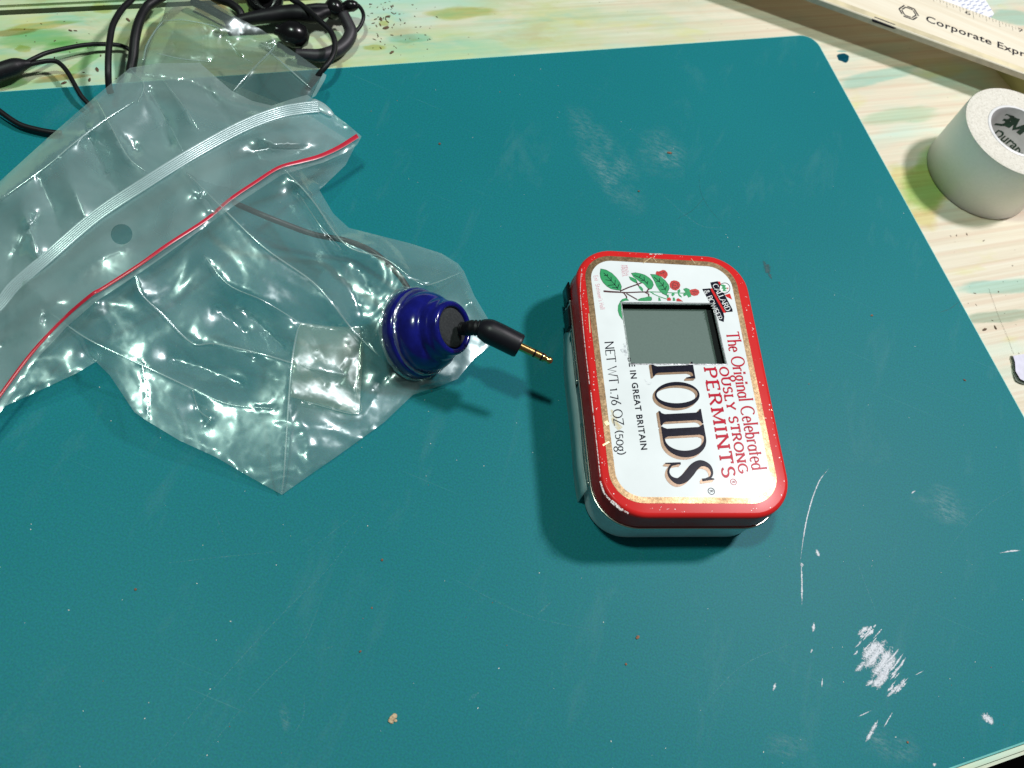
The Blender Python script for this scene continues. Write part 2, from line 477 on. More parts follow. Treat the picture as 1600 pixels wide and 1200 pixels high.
st = [([(1296, 731), (1280, 752), (1266, 790), (1257, 830), (1250, 880)], 2.0), ([(1252, 880), (1253, 910), (1253, 946)], 2.6), ([(1252, 879), (1253, 886)], 6),
      ([(1272, 972), (1270, 988)], 5), ([(1269, 1014), (1267, 1020)], 3), ([(1373, 1124), (1366, 1136), (1358, 1150), (1352, 1160)], 6),
      ([(1395, 1112), (1380, 1138)], 2.5), ([(1285, 1060), (1284, 1074)], 2), ([(1443, 1048), (1430, 1055)], 2), ([(1596, 860), (1580, 861), (1562, 864)], 2.5),
      ([(1534, 1115), (1545, 1124), (1552, 1132)], 12), ([(1362, 1110), (1340, 1120)], 2), ([(1212, 1066), (1208, 1080)], 4), ([(1275, 858), (1280, 870)], 6),
      ([(1459, 1192), (1461, 1197)], 6), ([(1431, 766), (1424, 771)], 2.5)]
for s_ in st: stroke_obj('scratch', [(s_[0], s_[1]*1.35)], M_scuff)
st = [([(575, 800), (520, 880), (440, 960), (330, 1080), (230, 1200)], 1.5), ([(505, 930), (470, 1010), (410, 1070), (300, 1200)], 1.5),
      ([(260, 880), (330, 872), (430, 862)], 1.4), ([(475, 1085), (474, 1120), (460, 1145)], 1.6), ([(335, 800), (355, 850)], 1.2), ([(505, 1015), (520, 1010)], 3),
      ([(560, 800), (480, 862)], 1.2), ([(1340, 880), (1370, 960)], 1.3), ([(1030, 300), (1090, 350), (1130, 356)], 1.2), ([(700, 900), (820, 960), (930, 985)], 1.2),
      ([(1100, 1100), (1160, 1040), (1250, 1000)], 1.2), ([(1480, 860), (1530, 800), (1590, 760)], 1.2), ([(862, 940), (840, 960)], 3), ([(748, 1082), (732, 1094)], 5)]
for s_ in st: stroke_obj('scratch', [s_], M_scuff_thin)
# cloudy rubbed patches: fine matted wear that thins out to its rim
def cloud_material():
    m_, nt, p = new_mat('rubbed_haze')
    n = noise_tex(nt, 900, 5, .8, coords(nt, (.35, 1, 1), (0, 0, .35))); n2 = noise_tex(nt, 95, 4, .6, coords(nt))
    at = N(nt, 'ShaderNodeAttribute', attribute_name='fade')
    k = N_math(nt, 'MULTIPLY', ramp(nt, n, [(.42, (0, 0, 0)), (.72, (1, 1, 1))]), ramp(nt, n2, [(.36, (0, 0, 0)), (.66, (1, 1, 1))]))
    nt.links.new(N_math(nt, 'MULTIPLY', N_math(nt, 'MULTIPLY', k, at.outputs['Fac']), .55), p.inputs['Alpha'])
    p.inputs['Base Color'].default_value = (.34, .55, .58, 1); p.inputs['Roughness'].default_value = .6
    return m_
M_cloud = cloud_material()
def cloud(px, py, rx, ry, rot, seed):
    K = 28; vs, fs, fade = [bp(px, py, .00002+seed*1e-6)], [], [1.0]
    for q_, fd in ((.4, .85), (.75, .4), (1.0, 0.0)):
        for k in range(K):
            a = 2*math.pi*k/K; j_ = 1+.3*noise.noise(Vector((math.cos(a)*1.5, math.sin(a)*1.5, seed)))
            x, y = rx*j_*q_*math.cos(a), ry*j_*q_*math.sin(a)
            vs.append(bp(px+x*math.cos(rot)-y*math.sin(rot), py+x*math.sin(rot)+y*math.cos(rot), .00002+seed*1e-6)); fade.append(fd)
    for k in range(K):
        fs.append((0, 1+(k+1) % K, 1+k))
        for r_ in range(2):
            a, b_ = 1+r_*K+k, 1+r_*K+(k+1) % K; fs.append((a, b_, b_+K, a+K))
    me = mesh_from('smear', vs, fs); at = me.attributes.new('fade', 'FLOAT', 'POINT'); at.data.foreach_set('value', fade)
    return obj('smear', me, M_cloud, cmat, False)
for a in ((950, 255, 110, 38, .95, 1), (1035, 240, 50, 40, .7, 2), (1385, 1165, 60, 30, .2, 3), (1225, 1165, 40, 24, .1, 4), (445, 1120, 10, 24, -.2, 5), (1480, 790, 60, 30, .3, 6)): cloud(*a)
M_tealdeep = ragged_material('deep_teal_ink', (.004, .085, .095), .9, 900)
stroke_obj('ink_spot', [([(1192, 408), (1199, 420), (1197, 428)], 13), ([(1200, 424), (1206, 436)], 7), ([(1197, 412), (1203, 418)], 6)], M_tealdeep)
M_hairline = scratch_material('hairline', (.010, .11, .12), .35, .6, 700, amt=.6)
for s_ in [([(1100, 310), (1080, 330), (1056, 343)], 1.0), ([(1500, 470), (1485, 482), (1468, 488)], 1.2), ([(1092, 272), (1095, 300), (1108, 325), (1128, 348)], .7)]: stroke_obj('hairline', [s_], M_hairline)

# ------------------------------------------------------------------ lettering by stroke
def arc(cx, cy, rx, ry, a0, a1, n=12):
    return [(cx+rx*math.cos(math.radians(a0+(a1-a0)*i/n)), cy+ry*math.sin(math.radians(a0+(a1-a0)*i/n))) for i in range(n+1)]
V = lambda x, y0=0, y1=1: [(x, y0), (x, y1)]
GL = {
 'A': (.82, [[(.02, 0), (.40, 1), (.80, 0)], [(.16, .34), (.66, .34)]]), 'B': (.66, [V(.1), [(.1, 1), (.34, 1)]+arc(.34, .77, .24, .23, 90, -90)+[(.1, .54)], [(.34, .54)]+arc(.36, .27, .27, .27, 90, -90)+[(.1, 0)]]),
 'C': (.80, [arc(.44, .5, .40, .5, 48, 312, 20)]), 'D': (.82, [V(.1), [(.1, 1), (.32, 1)]+arc(.32, .5, .42, .5, 90, -90, 18)+[(.1, 0)]]),
 'E': (.64, [V(.1), [(.1, 1), (.58, 1)], [(.1, .52), (.48, .52)], [(.1, 0), (.60, 0)]]), 'G': (.86, [arc(.44, .5, .40, .5, 48, 330, 20)+[(.78, .42)], [(.52, .42), (.82, .42)]]),
 'I': (.26, [V(.13)]), 'L': (.60, [V(.1), [(.1, 0), (.56, 0)]]), 'M': (.98, [V(.1), [(.1, 1), (.48, .12), (.86, 1)], V(.88)]),
 'N': (.84, [V(.1), [(.1, 1), (.74, 0)], V(.74)]), 'O': (.88, [arc(.44, .5, .40, .5, 90, 450, 26)]),
 'P': (.64, [V(.1), [(.1, 1), (.34, 1)]+arc(.34, .74, .26, .26, 90, -90)+[(.1, .48)]]),
 'R': (.72, [V(.1), [(.1, 1), (.34, 1)]+arc(.34, .75, .25, .25, 90, -90)+[(.1, .5)], [(.34, .5), (.68, 0)]]),
 'S': (.62, [arc(.31, .75, .23, .25, 25, 260, 12)+arc(.31, .26, .25, .26, 85, -160, 14)]), 'T': (.70, [V(.35), [(.02, 1), (.68, 1)]]),
 'U': (.82, [[(.1, 1), (.1, .34)]+arc(.41, .34, .31, .34, 180, 360, 14)+[(.72, 1)]]), 'W': (1.10, [[(.03, 1), (.30, 0), (.55, .9), (.80, 0), (1.06, 1)]]),
 'Y': (.74, [[(.03, 1), (.37, .46)], [(.71, 1), (.37, .46)], V(.37, 0, .46)]), 'Z': (.70, [[(.06, 1), (.64, 1), (.05, 0), (.66, 0)]]),
 'H': (.8, [V(.1), V(.7), [(.1, .52), (.7, .52)]]),
 '0': (.58, [arc(.29, .36, .25, .36, 90, 450, 20)]), '1': (.34, [V(.19, 0, .74), [(.06, .66), (.19, .74)]]), '5': (.54, [[(.48, .74), (.14, .74), (.11, .42)]+arc(.24, .22, .24, .24, 110, -140, 14)]),
 '6': (.56, [[(.46, 1), (.16, .5)]+arc(.28, .26, .22, .27, 150, 510, 18)]), '7': (.50, [[(.04, .74), (.48, .74), (.2, -.1)]]),
 'a': (.52, [V(.44, 0, .6), arc(.25, .3, .20, .31, 40, 320, 14)]), 'b': (.54, [V(.09, 0, 1.05), arc(.27, .3, .19, .31, 140, -140, 14)]), 'c': (.46, [arc(.26, .3, .21, .31, 45, 315, 14)]),
 'd': (.56, [V(.46, 0, 1.1), arc(.26, .3, .20, .31, 40, 320, 14)]), 'e': (.48, [[(.06, .32), (.43, .34)]+arc(.25, .3, .20, .31, 10, 310, 16)]),
 'g': (.54, [arc(.25, .36, .18, .26, 0, 360, 16), arc(.26, -.14, .22, .2, 80, -280, 16), [(.42, .55), (.52, .62)]]), 'h': (.54, [V(.09, 0, 1.1), [(.09, .4)]+arc(.28, .40, .18, .22, 170, 0, 8)+[(.46, 0)]]),
 'i': (.24, [V(.12, 0, .6), V(.12, .82, .92)]), 'l': (.24, [V(.12, 0, 1.1)]), 'n': (.54, [V(.09, 0, .6), [(.09, .4)]+arc(.28, .40, .18, .22, 170, 0, 8)+[(.46, 0)]]),
 'o': (.52, [arc(.26, .3, .21, .31, 90, 450, 18)]), 'r': (.38, [V(.09, 0, .6), [(.09, .38)]+arc(.26, .42, .17, .2, 170, 50, 6)]),
 's': (.40, [arc(.2, .46, .14, .15, 30, 260, 8)+arc(.2, .16, .16, .16, 80, -160, 8)]), 't': (.36, [V(.16, 0, .9), [(.02, .6), (.34, .6)]]),
 '.': (.24, [V(.1, 0, .10)]), '(': (.34, [arc(.62, .42, .5, .62, 130, 230, 10)]), ')': (.34, [arc(-.28, .42, .5, .62, 50, -50, 10)]), "'": (.16, [V(.08, .85, 1.02)]), ' ': (.36, []),
 '&': (.76, [[(.70, 0), (.22, .72)]+arc(.34, .80, .14, .18, 200, -40, 10)+[(.14, .36)]+arc(.30, .2, .22, .2, 160, 330, 8)+[(.66, .40)]]),
}
def ribbon(pl, wf):
    """polyline to quads; wf(dx,dy) gives the pen width for a direction"""
    P = [np.array(p, float) for p in pl]; n = len(P); vs, fs = [], []
    closed = np.linalg.norm(P[0]-P[-1]) < 1e-6 and n > 3
    for i in range(n):
        a = P[i-1] if i else (P[n-2] if closed else P[0]); b = P[i+1] if i < n-1 else (P[1] if closed else P[n-1])
        t1 = P[i]-a; t2 = b-P[i]
        for t in (t1, t2):
            l = np.linalg.norm(t)
            if l > 1e-9: t /= l
        t = t1+t2
        if np.linalg.norm(t) < 1e-6: t = t2
        t = t/np.linalg.norm(t)
        nn = np.array((-t[1], t[0])); ref = t1 if np.linalg.norm(t1) > .5 else t2
        k = min(1.8, 1/max(.35, abs(ref@t)))
        wd = wf(abs(t[0]), abs(t[1]))*k/2
        vs += [P[i]+nn*wd, P[i]-nn*wd]
    for i in range(n-1): fs.append((2*i, 2*i+1, 2*i+3, 2*i+2))
    return vs, fs
def text_ribbons(s, wv, wh, serif=0.0, track=.10, slant=0.0, serif_h=None):
    """unit cap height; returns list of (verts, faces) and the total advance"""
    x, parts = 0.0, []
    wf = lambda dx, dy: wh+(wv-wh)*dy**1.5
    for ch in s:
        adv, sts = GL[ch]
        for pl in sts:
            q = [(px_+x+slant*py_, py_) for px_, py_ in pl]
            parts.append(ribbon(q, wf))
            if serif and ch not in ".'()" :
                for (e, f) in ((q[0], q[1]), (q[-1], q[-2])):
                    d = np.array(e)-np.array(f); L = np.linalg.norm(d)+1e-9
                    if abs(d[1])/L > .85 and (abs(e[1]) < .02 or e[1] > .55):
                        hh = serif_h or wh
                        yy = hh/2 if e[1] < .02 else e[1]-hh/2
                        parts.append(ribbon([(e[0]-serif, yy), (e[0]+serif, yy)], lambda a, b: hh))
                    elif abs(d[0])/L > .9 and ch in 'ETLZ':
                        yy = e[1]; s2 = 1 if yy < .3 else -1
                        if yy in (0, 1): parts.append(ribbon([(e[0], yy-s2*wh/2), (e[0]-np.sign(d[0])*.02, yy+s2*serif*1.2)], lambda a, b: wh*.9))
        x += adv+track
    return parts, x-track

# ------------------------------------------------------------------ mint tin
TX, TY, TA, TH = 0.0474, 0.1705, 0.4192, 0.0235
TF = Matrix.Translation((TX, TY, 0)) @ Matrix.Rotation(TA, 4, 'Z')
TFI = TF.inverted()
tin = empty('mint_tin', (TX, TY, 0), TA)
tag(tin, 'red and white hinged mint tin with a screen window cut into its lid', 'tin')
TW, TL, TR = .0598, .0934, .0134
def lid_uv(px, py, z=TH):
    p = TFI @ bp(px, py, z); return (p.x, p.y)
def trr(inset, r=None, dx=0, dy=0):
    return [(x+dx, y+dy) for x, y in rrect(TW-2*inset, TL-2*inset, max(.001, (TR if r is None else r)-inset), 12)]
win = [(-.0160, .0262), (-.0159, .0037), (.0166, .0047), (.0160, .0276)]
win = [lid_uv(*p) for p in ((971.5, 473.5), (985.5, 568), (1134.5, 568.5), (1113.5, 475))]
# base pan
loops = [(trr(.0022), .0004), (trr(.0014), .0010), (trr(.0012), .0030), (trr(.0012), .0138)]
vs, fs = stack(loops, TF, closed_top=False)
auto_smooth(obj('tin_base', mesh_from('tin_base', vs, fs), M_steel, tin))
# rolled bright edge between base and lid
q = [TF @ Vector((x, y, .0138)) for x, y in trr(-.0001)]; q.append(q[0]); 
vs, fs = sweep(q, .00042, 8, cap=False); obj('rolled_rim', mesh_from('rolled_rim', vs, fs), M_rim, tin)
# lid: skirt with a rounded shoulder, then a top sheet with the window cut out
loops = [(trr(.0002), .0140), (trr(.0001), .0142), (trr(0), .0147), (trr(0), .0155), (trr(0), .0185), (trr(0), TH-.0022), (trr(0), TH-.0017)]
for k in range(1, 6):
    a = math.radians(90*k/5); loops.append((trr(.0014*(1-math.cos(a))), TH-.0014+.0014*math.sin(a)-.0001))
PD = (-.0006, .0007)
vs, fs = stack(loops, TF, closed_top=False, closed_bottom=False)
top = ring_sheet(trr(.0014), [win], TF, TH-.0001)
lid = obj('lid', mesh_from('lid', *join([(vs, fs), top])), M_red, tin)
b = bmesh.new(); b.from_mesh(lid.data); bmesh.ops.remove_doubles(b, verts=b.verts, dist=1e-6); b.to_mesh(lid.data); b.free()
auto_smooth(lid, 40)
def sheet(name, outer, holes, z, mat, parent=lid, th=0.0):
    vs, fs = ring_sheet(outer, holes, TF, z)
    return obj(name, mesh_from(name, vs, fs), mat, parent, False)
gold_o = [(x+PD[0], y+PD[1]) for x, y in rrect(.0529, .0864, .0097, 12)]
white_o = [(x+PD[0], y+PD[1]) for x, y in rrect(.0490, .0826, .0079, 12)]
sheet('gold_border', gold_o, [white_o], TH-.00003, M_gold)
sheet('white_panel', white_o, [win], TH-.00004, M_white)
# raw bright cut edge of the window and the dark wall below it
wc = (sum(p[0] for p in win)/4, sum(p[1] for p in win)/4)
def grow(loop, d, c=wc): return [(x+math.copysign(d, x-c[0]), y+math.copysign(d, y-c[1])) for x, y in loop]
vs, fs = stack([(grow(win, .00042), TH+.00002), (grow(win, .0001), TH+.00014), (win, TH-.0007)], TF, False, False)
M_cut = simple('raw_cut_edge', (.62, .64, .66), .35, .8, var=.4, scale=900, bump_s=.5)
obj('cut_edge', mesh_from('cut_edge', vs, fs), M_cut, lid, False)
# screen set deep below the window, in a black surround
ZL = TH-.0034
lcd = [(-.0175, .0248), (-.0175, -.002), (.0140, -.002), (.0140, .0248)]
lcd_v = [lid_uv(x, y, ZL) for x, y in ((966, 482.5), (983, 590), (1125, 590), (1103, 482.5))]
b0 = [(wc[0]-.024, wc[1]-.018), (wc[0]+.024, wc[1]-.018), (wc[0]+.024, wc[1]+.018), (wc[0]-.024, wc[1]+.018)]
scr = obj('screen', mesh_from('screen', *ring_sheet(lcd_v, [], TF, ZL)), M_lcd, tin, False)
obj('screen_surround', mesh_from('screen_surround', *ring_sheet(b0, [lcd_v], TF, ZL-.0002)), M_lid_inner, tin, False)
vs, fs = stack([(b0, ZL-.0003), (b0, TH-.0008)], TF, False, True)
b0s = obj('dark_box', mesh_from('dark_box', vs, fs), M_lid_inner, tin, False)

def lid_text(name, s, p0, p1, ptop, mat, wv, wh, z=TH, parent=lid, **kw):
    """text from baseline pixel p0 to p1, cap height reaching pixel ptop above p0"""
    parts, adv = text_ribbons(s, wv, wh, **kw)
    o_, e_, t_ = (np.array(lid_uv(*p)) for p in (p0, p1, ptop))
    ex = (e_-o_)/adv; ey = t_-o_
    out = []
    for i, (vs, fs) in enumerate(parts):
        out.append(([TF @ Vector((*(o_+ex*v[0]+ey*v[1]), z+.00002+i*4e-8)) for v in vs], fs))
    return obj(name, mesh_from(name, *join(out)), mat, parent, False)
lid_text('lettering', 'The Original Celebrated', (1134, 519), (1175.6, 735), (1153.5, 517), M_redink, .150, .075, serif=.10, track=.05, slant=.06, serif_h=.075)
lid_text('lettering', 'OUSLY STRONG', (1123.6, 574), (1155.3, 740), (1137, 573.5), M_redink, .19, .14, serif=.15, track=.14, serif_h=.14)
lid_text('lettering', 'PERMINTS', (1099.6, 575), (1129.6, 746.5), (1118.5, 574), M_redink, .165, .115, serif=.15, track=.20, serif_h=.12)
lid_text('lettering', 'NET WT 1.76 OZ (50g)', (944.5, 534), (965.5, 712), (958.5, 533), M_ink, .12, .07, serif=.075, track=.05, serif_h=.05)
lid_text('lettering', "Ent  Stationer's Hall", (927.5, 431), (938.5, 484), (933.8, 430), M_pink, .12, .09, track=.12)
lid_text('lettering', 'MENTHA', (975.3, 414.5), (977, 431), (980.5, 414.3), M_pink, .13, .11, track=.1)
lid_text('lettering', 'PIPERITA', (970, 414.3), (972, 432), (974.5, 414.1), M_pink, .13, .11, track=.1)

# sans lettering from Blender's built-in font
def font_mesh(s, bold=0.0, spacing=1.0):
    c = bpy.data.curves.new('t', 'FONT'); c.body = s; c.size = 1; c.offset = bold; c.space_character = spacing
    c.resolution_u = 3
    o_ = bpy.data.objects.new('t', c); COL.objects.link(o_)
    bpy.context.view_layer.update()
    me = bpy.data.meshes.new_from_object(o_.evaluated_get(bpy.context.evaluated_depsgraph_get()))
    v = [tuple(x.co[:2]) for x in me.vertices]; f = [tuple(p.vertices) for p in me.polygons]
    bpy.data.objects.remove(o_); bpy.data.curves.remove(c); bpy.data.meshes.remove(me)
    return v, f
def fit_font(s, bold=0.0, spacing=1.0, cap='E'):
    v, f = font_mesh(s, bold, spacing); ch, _ = font_mesh(cap, bold)
    capH = max(p[1] for p in ch); x0 = min(p[0] for p in v); x1 = max(p[0] for p in v)
    return [((p[0]-x0)/(x1-x0), p[1]/capH) for p in v], f
v, f = fit_font('E IN GREAT BRITAIN', .022, 1.12)
o_, e_, t_ = (np.array(lid_uv(*p)) for p in ((982.6, 567.5), (1002, 703), (991.8, 567)))
obj('lettering', mesh_from('lettering', [TF @ Vector((*(o_+(e_-o_)*p[0]+(t_-o_)*p[1]), TH+.00002)) for p in v], f), M_ink, lid, False)
v, f = fit_font('D', .022)
pD = [np.array(lid_uv(*p)) for p in ((980.6, 559), (981.8, 566), (985.0, 558.8))]
obj('lettering', mesh_from('lettering', [TF @ Vector((*(pD[0]+(pD[1]-pD[0])*p[0]+(pD[2]-pD[0])*p[1]), TH+.00002)) for p in v], f), M_ink, lid, False)
# big serif word: T O I D S with a gold drop shadow, built from outlines and pens
def ell(cx, cy, rx, ry, n=36): return [(cx+rx*math.cos(2*math.pi*i/n), cy+ry*math.sin(2*math.pi*i/n)) for i in range(n)]
def poly_part(outer, holes=()):
    v, f = ring_sheet(outer, list(holes), Matrix.Identity(4), 0)
    return [(p.x, p.y) for p in v], f
def pen(pts, ws, n=8):
    q = catmull([(a[0], a[1], w_) for a, w_ in zip(pts, ws)], n); vs, fs = [], []
    for i, p in enumerate(q):
        t = (q[min(i+1, len(q)-1)]-q[max(i-1, 0)])[:2]; t = t/np.linalg.norm(t); nn = np.array((-t[1], t[0]))
        vs += [p[:2]+nn*p[2]/2, p[:2]-nn*p[2]/2]
    for i in range(len(q)-1): fs.append((2*i, 2*i+1, 2*i+3, 2*i+2))
    return vs, fs
def stem(x, w_, s, y0=0.0, y1=1.0):
    """thick stem with bracketed serifs"""
    h = .035
    L = [(x-w_/2-s, y0), (x+w_/2+s, y0), (x+w_/2+s, y0+h), (x+w_/2+.03, y0+h+.03), (x+w_/2, y0+h+.10)]
    U = [(x+w_/2, y1-h-.10), (x+w_/2+.03, y1-h-.03), (x+w_/2+s, y1-h), (x+w_/2+s, y1), (x-w_/2-s, y1), (x-w_/2-s, y1-h), (x-w_/2-.03, y1-h-.03), (x-w_/2, y1-h-.10)]
    D = [(x-w_/2, y0+h+.10), (x-w_/2-.03, y0+h+.03), (x-w_/2-s, y0+h)]
    return poly_part(L+U+D)
word = [  # x in units of cap height along the word
    stem(.10, .17, .085), poly_part([(-.02, .955), (.30, .955), (.335, .78), (.365, .78), (.37, 1.0), (-.02, 1.0)]),
    poly_part(ell(.77, .5, .335, .53), [ell(.755, .5, .225, .485)]),
    stem(1.33, .19, .085),
    stem(1.69, .19, .06), poly_part([(1.70, 1.0)]+[(1.88+.43*math.cos(a), .5+.5*math.sin(a)) for a in np.linspace(math.pi/2, -math.pi/2, 22)]+[(1.70, 0), (1.70, .05)]+[(1.85+.30*math.cos(a), .5+.45*math.sin(a)) for a in np.linspace(-math.pi/2, math.pi/2, 22)]+[(1.70, .95)]),
    pen([(2.86, .80), (2.80, .95), (2.68, .995), (2.54, .94), (2.47, .78), (2.54, .62), (2.68, .48), (2.80, .34), (2.85, .19), (2.76, .05), (2.62, .01), (2.48, .09), (2.44, .24)],
        [.05, .05, .06, .10, .15, .19, .20, .19, .15, .08, .05, .05, .05]),
    poly_part([(2.83, .74), (2.895, .74), (2.875, 1.02), (2.845, 1.02), (2.825, .93)]), poly_part([(2.415, .32), (2.47, .32), (2.455, .12), (2.43, -.03), (2.405, -.03)]),
]
WO, WE, WT_ = (np.array(lid_uv(*p)) for p in ((1018.0, 573.0), (1046.5, 756.0), (1083.0, 570.5)))
def place_word(dz, off, j):
    out = []
    for i, (vs, fs) in enumerate(word):
        out.append(([TF @ Vector((*(WO+(WE-WO)*((p[0]+off[0]-.02)/2.88)+(WT_-WO)*(p[1]+off[1])), TH+dz+i*6e-8)) for p in vs], fs))
    return join(out)
def clip_to(vsfs, yline_uv):
    return vsfs
gold_parts = [place_word(.000012+k*1e-6, (.018+k*.012, -.022-k*.013), k) for k in range(4)]
obj('lettering_shadow', mesh_from('lettering_shadow', *join(gold_parts)), M_goldink, lid, False)
obj('lettering', mesh_from('lettering', *place_word(.00003, (0, 0), 9)), M_ink, lid, False)
def ring_mark(px, py, rpx, mat):
    c = np.array(lid_uv(px, py)); r = np.linalg.norm(np.array(lid_uv(px+rpx, py))-c)
    parts = [ribbon([tuple(c+r*np.array((math.cos(a), math.sin(a)))) for a in np.linspace(0, 2*math.pi, 21)], lambda a, b: r*.22)]
    ex = (WE-WO)/np.linalg.norm(WE-WO)*r; ey = (WT_-WO)/np.linalg.norm(WT_-WO)*r
    for pl in GL['R'][1]:
        parts.append(ribbon([tuple(c+ex*(x-.36)*1.1+ey*(y-.5)*1.1) for x, y in pl], lambda a, b: r*.17))
    vs, fs = join(parts)
    obj('registered_mark', mesh_from('registered_mark', [TF @ Vector((v[0], v[1], TH+.00002+i*1e-9)) for i, v in enumerate(vs)], fs), mat, lid, False)
ring_mark(1111.5, 767.5, 5, M_ink); ring_mark(1146, 753, 4.6, M_redink)

# printed sprig
def z6(pts): return [lid_uv(900+x/8.889, 400+y/8.889) for x, y in pts]
def flat(name, polys, mat, dz, parent=lid):
    parts = [ring_sheet(p, [], TF, TH+dz+i*8e-8) for i, p in enumerate(polys)]
    return obj(name, mesh_from(name, *join(parts)), mat, parent, False)
def lines(name, pls, wd_px, mat, dz, parent=lid):
    k = np.linalg.norm(np.array(lid_uv(1001, 450))-np.array(lid_uv(1000, 450)))
    parts = []
    for i, pl in enumerate(pls):
        vs, fs = ribbon(pl, lambda a, b: wd_px*k)
        parts.append(([TF @ Vector((v[0], v[1], TH+dz+i*6e-8)) for v in vs], fs))
    return obj(name, mesh_from(name, *join(parts)), mat, parent, False)
LEAVES = [
    [(345, 180), (420, 195), (500, 240), (560, 300), (605, 360), (630, 420), (620, 475), (560, 470), (490, 455), (430, 420), (380, 370), (345, 310), (335, 250)],
    [(770, 240), (830, 232), (900, 245), (960, 265), (1020, 305), (1060, 350), (1075, 400), (1050, 450), (1010, 465), (980, 430), (940, 385), (890, 360), (840, 320), (800, 290)],
    [(1035, 255), (1110, 260), (1180, 290), (1240, 340), (1285, 400), (1295, 450), (1270, 500), (1255, 545), (1200, 520), (1160, 480), (1120, 420), (1090, 350), (1060, 300)],
    [(735, 285), (790, 300), (830, 320), (850, 350), (840, 378), (790, 355), (755, 330)],
    [(865, 410), (905, 425), (930, 455), (930, 492), (900, 475), (875, 440)],
    [(610, 635), (640, 600), (690, 585), (720, 600), (735, 620), (690, 620), (640, 634)],
    [(850, 610), (900, 585), (960, 575), (1010, 560), (1045, 570), (1055, 600), (1040, 622), (960, 624), (880, 622)],
    [(612, 640), (585, 690), (582, 760), (600, 820), (628, 860), (648, 885), (640, 830), (630, 760), (625, 690), (624, 645)],
    [(1410, 480), (1440, 460), (1450, 490), (1430, 520), (1465, 560), (1470, 575), (1430, 555), (1415, 520)], [(1330, 520), (1365, 515), (1370, 535), (1345, 560), (1325, 545)],
    [(1490, 460), (1530, 445), (1570, 460), (1600, 490), (1590, 520), (1600, 560), (1560, 575), (1540, 540), (1500, 560), (1490, 530), (1520, 505)],
    [(1145, 575), (1165, 580), (1180, 620), (1145, 622)], [(1345, 575), (1370, 580), (1380, 620), (1345, 622)], [(1260, 540), (1285, 535), (1290, 570), (1265, 590)]]
flat('leaf_outline', [[(a+(a-sum(q[0] for q in pl)/len(pl))*.035, b_+(b_-sum(q[1] for q in pl)/len(pl))*.035) for a, b_ in pl] for pl in map(z6, LEAVES)], M_ink, .000010)
flat('leaf_print', list(map(z6, LEAVES)), M_green, .000018)
lines('stem_print', list(map(z6, [[(382, 492), (480, 500), (700, 508), (900, 500), (1010, 500)], [(383, 484), (480, 493), (600, 500)], [(610, 490), (720, 440), (850, 395), (910, 372)], [(850, 392), (880, 420)], [(840, 360), (858, 392)],
                                  [(700, 520), (770, 560), (850, 605)], [(670, 520), (700, 560), (705, 590)], [(960, 505), (1010, 530), (1010, 560)], [(985, 495), (1012, 450)], [(640, 505), (680, 520)]])), 2.0, M_brown, .000024)
lines('stem_print', list(map(z6, [[(1010, 497), (1150, 500), (1300, 510), (1490, 515), (1600, 505)], [(1060, 520), (1160, 565), (1260, 598)], [(1030, 500), (1080, 522)]])), 1.3, M_green, .000022)
VEINS = [[(385, 235), (440, 290), (490, 345), (540, 400), (585, 465)], [(410, 330), (490, 345), (485, 290)], [(440, 410), (540, 400), (545, 335)], [(500, 435), (575, 445), (600, 390)], [(388, 270), (440, 272), (432, 250)],
         [(810, 270), (880, 300), (940, 335), (1000, 395)], [(880, 300), (895, 265)], [(900, 340), (950, 340), (945, 290)], [(985, 385), (1000, 350)],
         [(1080, 290), (1150, 350), (1200, 400), (1245, 480)], [(1110, 350), (1160, 355), (1160, 310)], [(1150, 420), (1210, 412), (1215, 365)], [(1185, 465), (1240, 462), (1255, 420)]]
lines('leaf_vein', list(map(z6, VEINS)), 1.0, M_ink, .00003)
FL = [[(1105, 240), (1120, 210), (1150, 215), (1190, 200), (1205, 192), (1240, 200), (1270, 235), (1275, 265), (1255, 300), (1235, 318), (1200, 290), (1160, 275), (1120, 262)],
      [(1300, 390), (1320, 350), (1360, 338), (1400, 345), (1435, 365), (1450, 405), (1435, 450), (1390, 480), (1340, 465), (1305, 435)],
      [(1260, 595), (1275, 580), (1300, 575), (1320, 595), (1315, 622), (1270, 622)], [(1395, 600), (1420, 585), (1450, 605), (1490, 632), (1395, 630)],
      [(1575, 480), (1600, 465), (1660, 455), (1705, 475), (1715, 510), (1690, 545), (1640, 555), (1600, 540)]]
M_flower = simple('flower_ink', (.50, .025, .020), .35, var=.55, scale=2600)
flat('flower_print', list(map(z6, FL)), M_flower, .000026)
lines('flower_line', list(map(z6, [[(1330, 400), (1360, 370), (1410, 385), (1420, 430), (1380, 450), (1340, 440), (1345, 405), (1390, 410)], [(1150, 235), (1190, 240), (1230, 225)], [(1610, 490), (1650, 500), (1690, 495)], [(1620, 520), (1660, 530)]])), .9, M_brown, .000034)
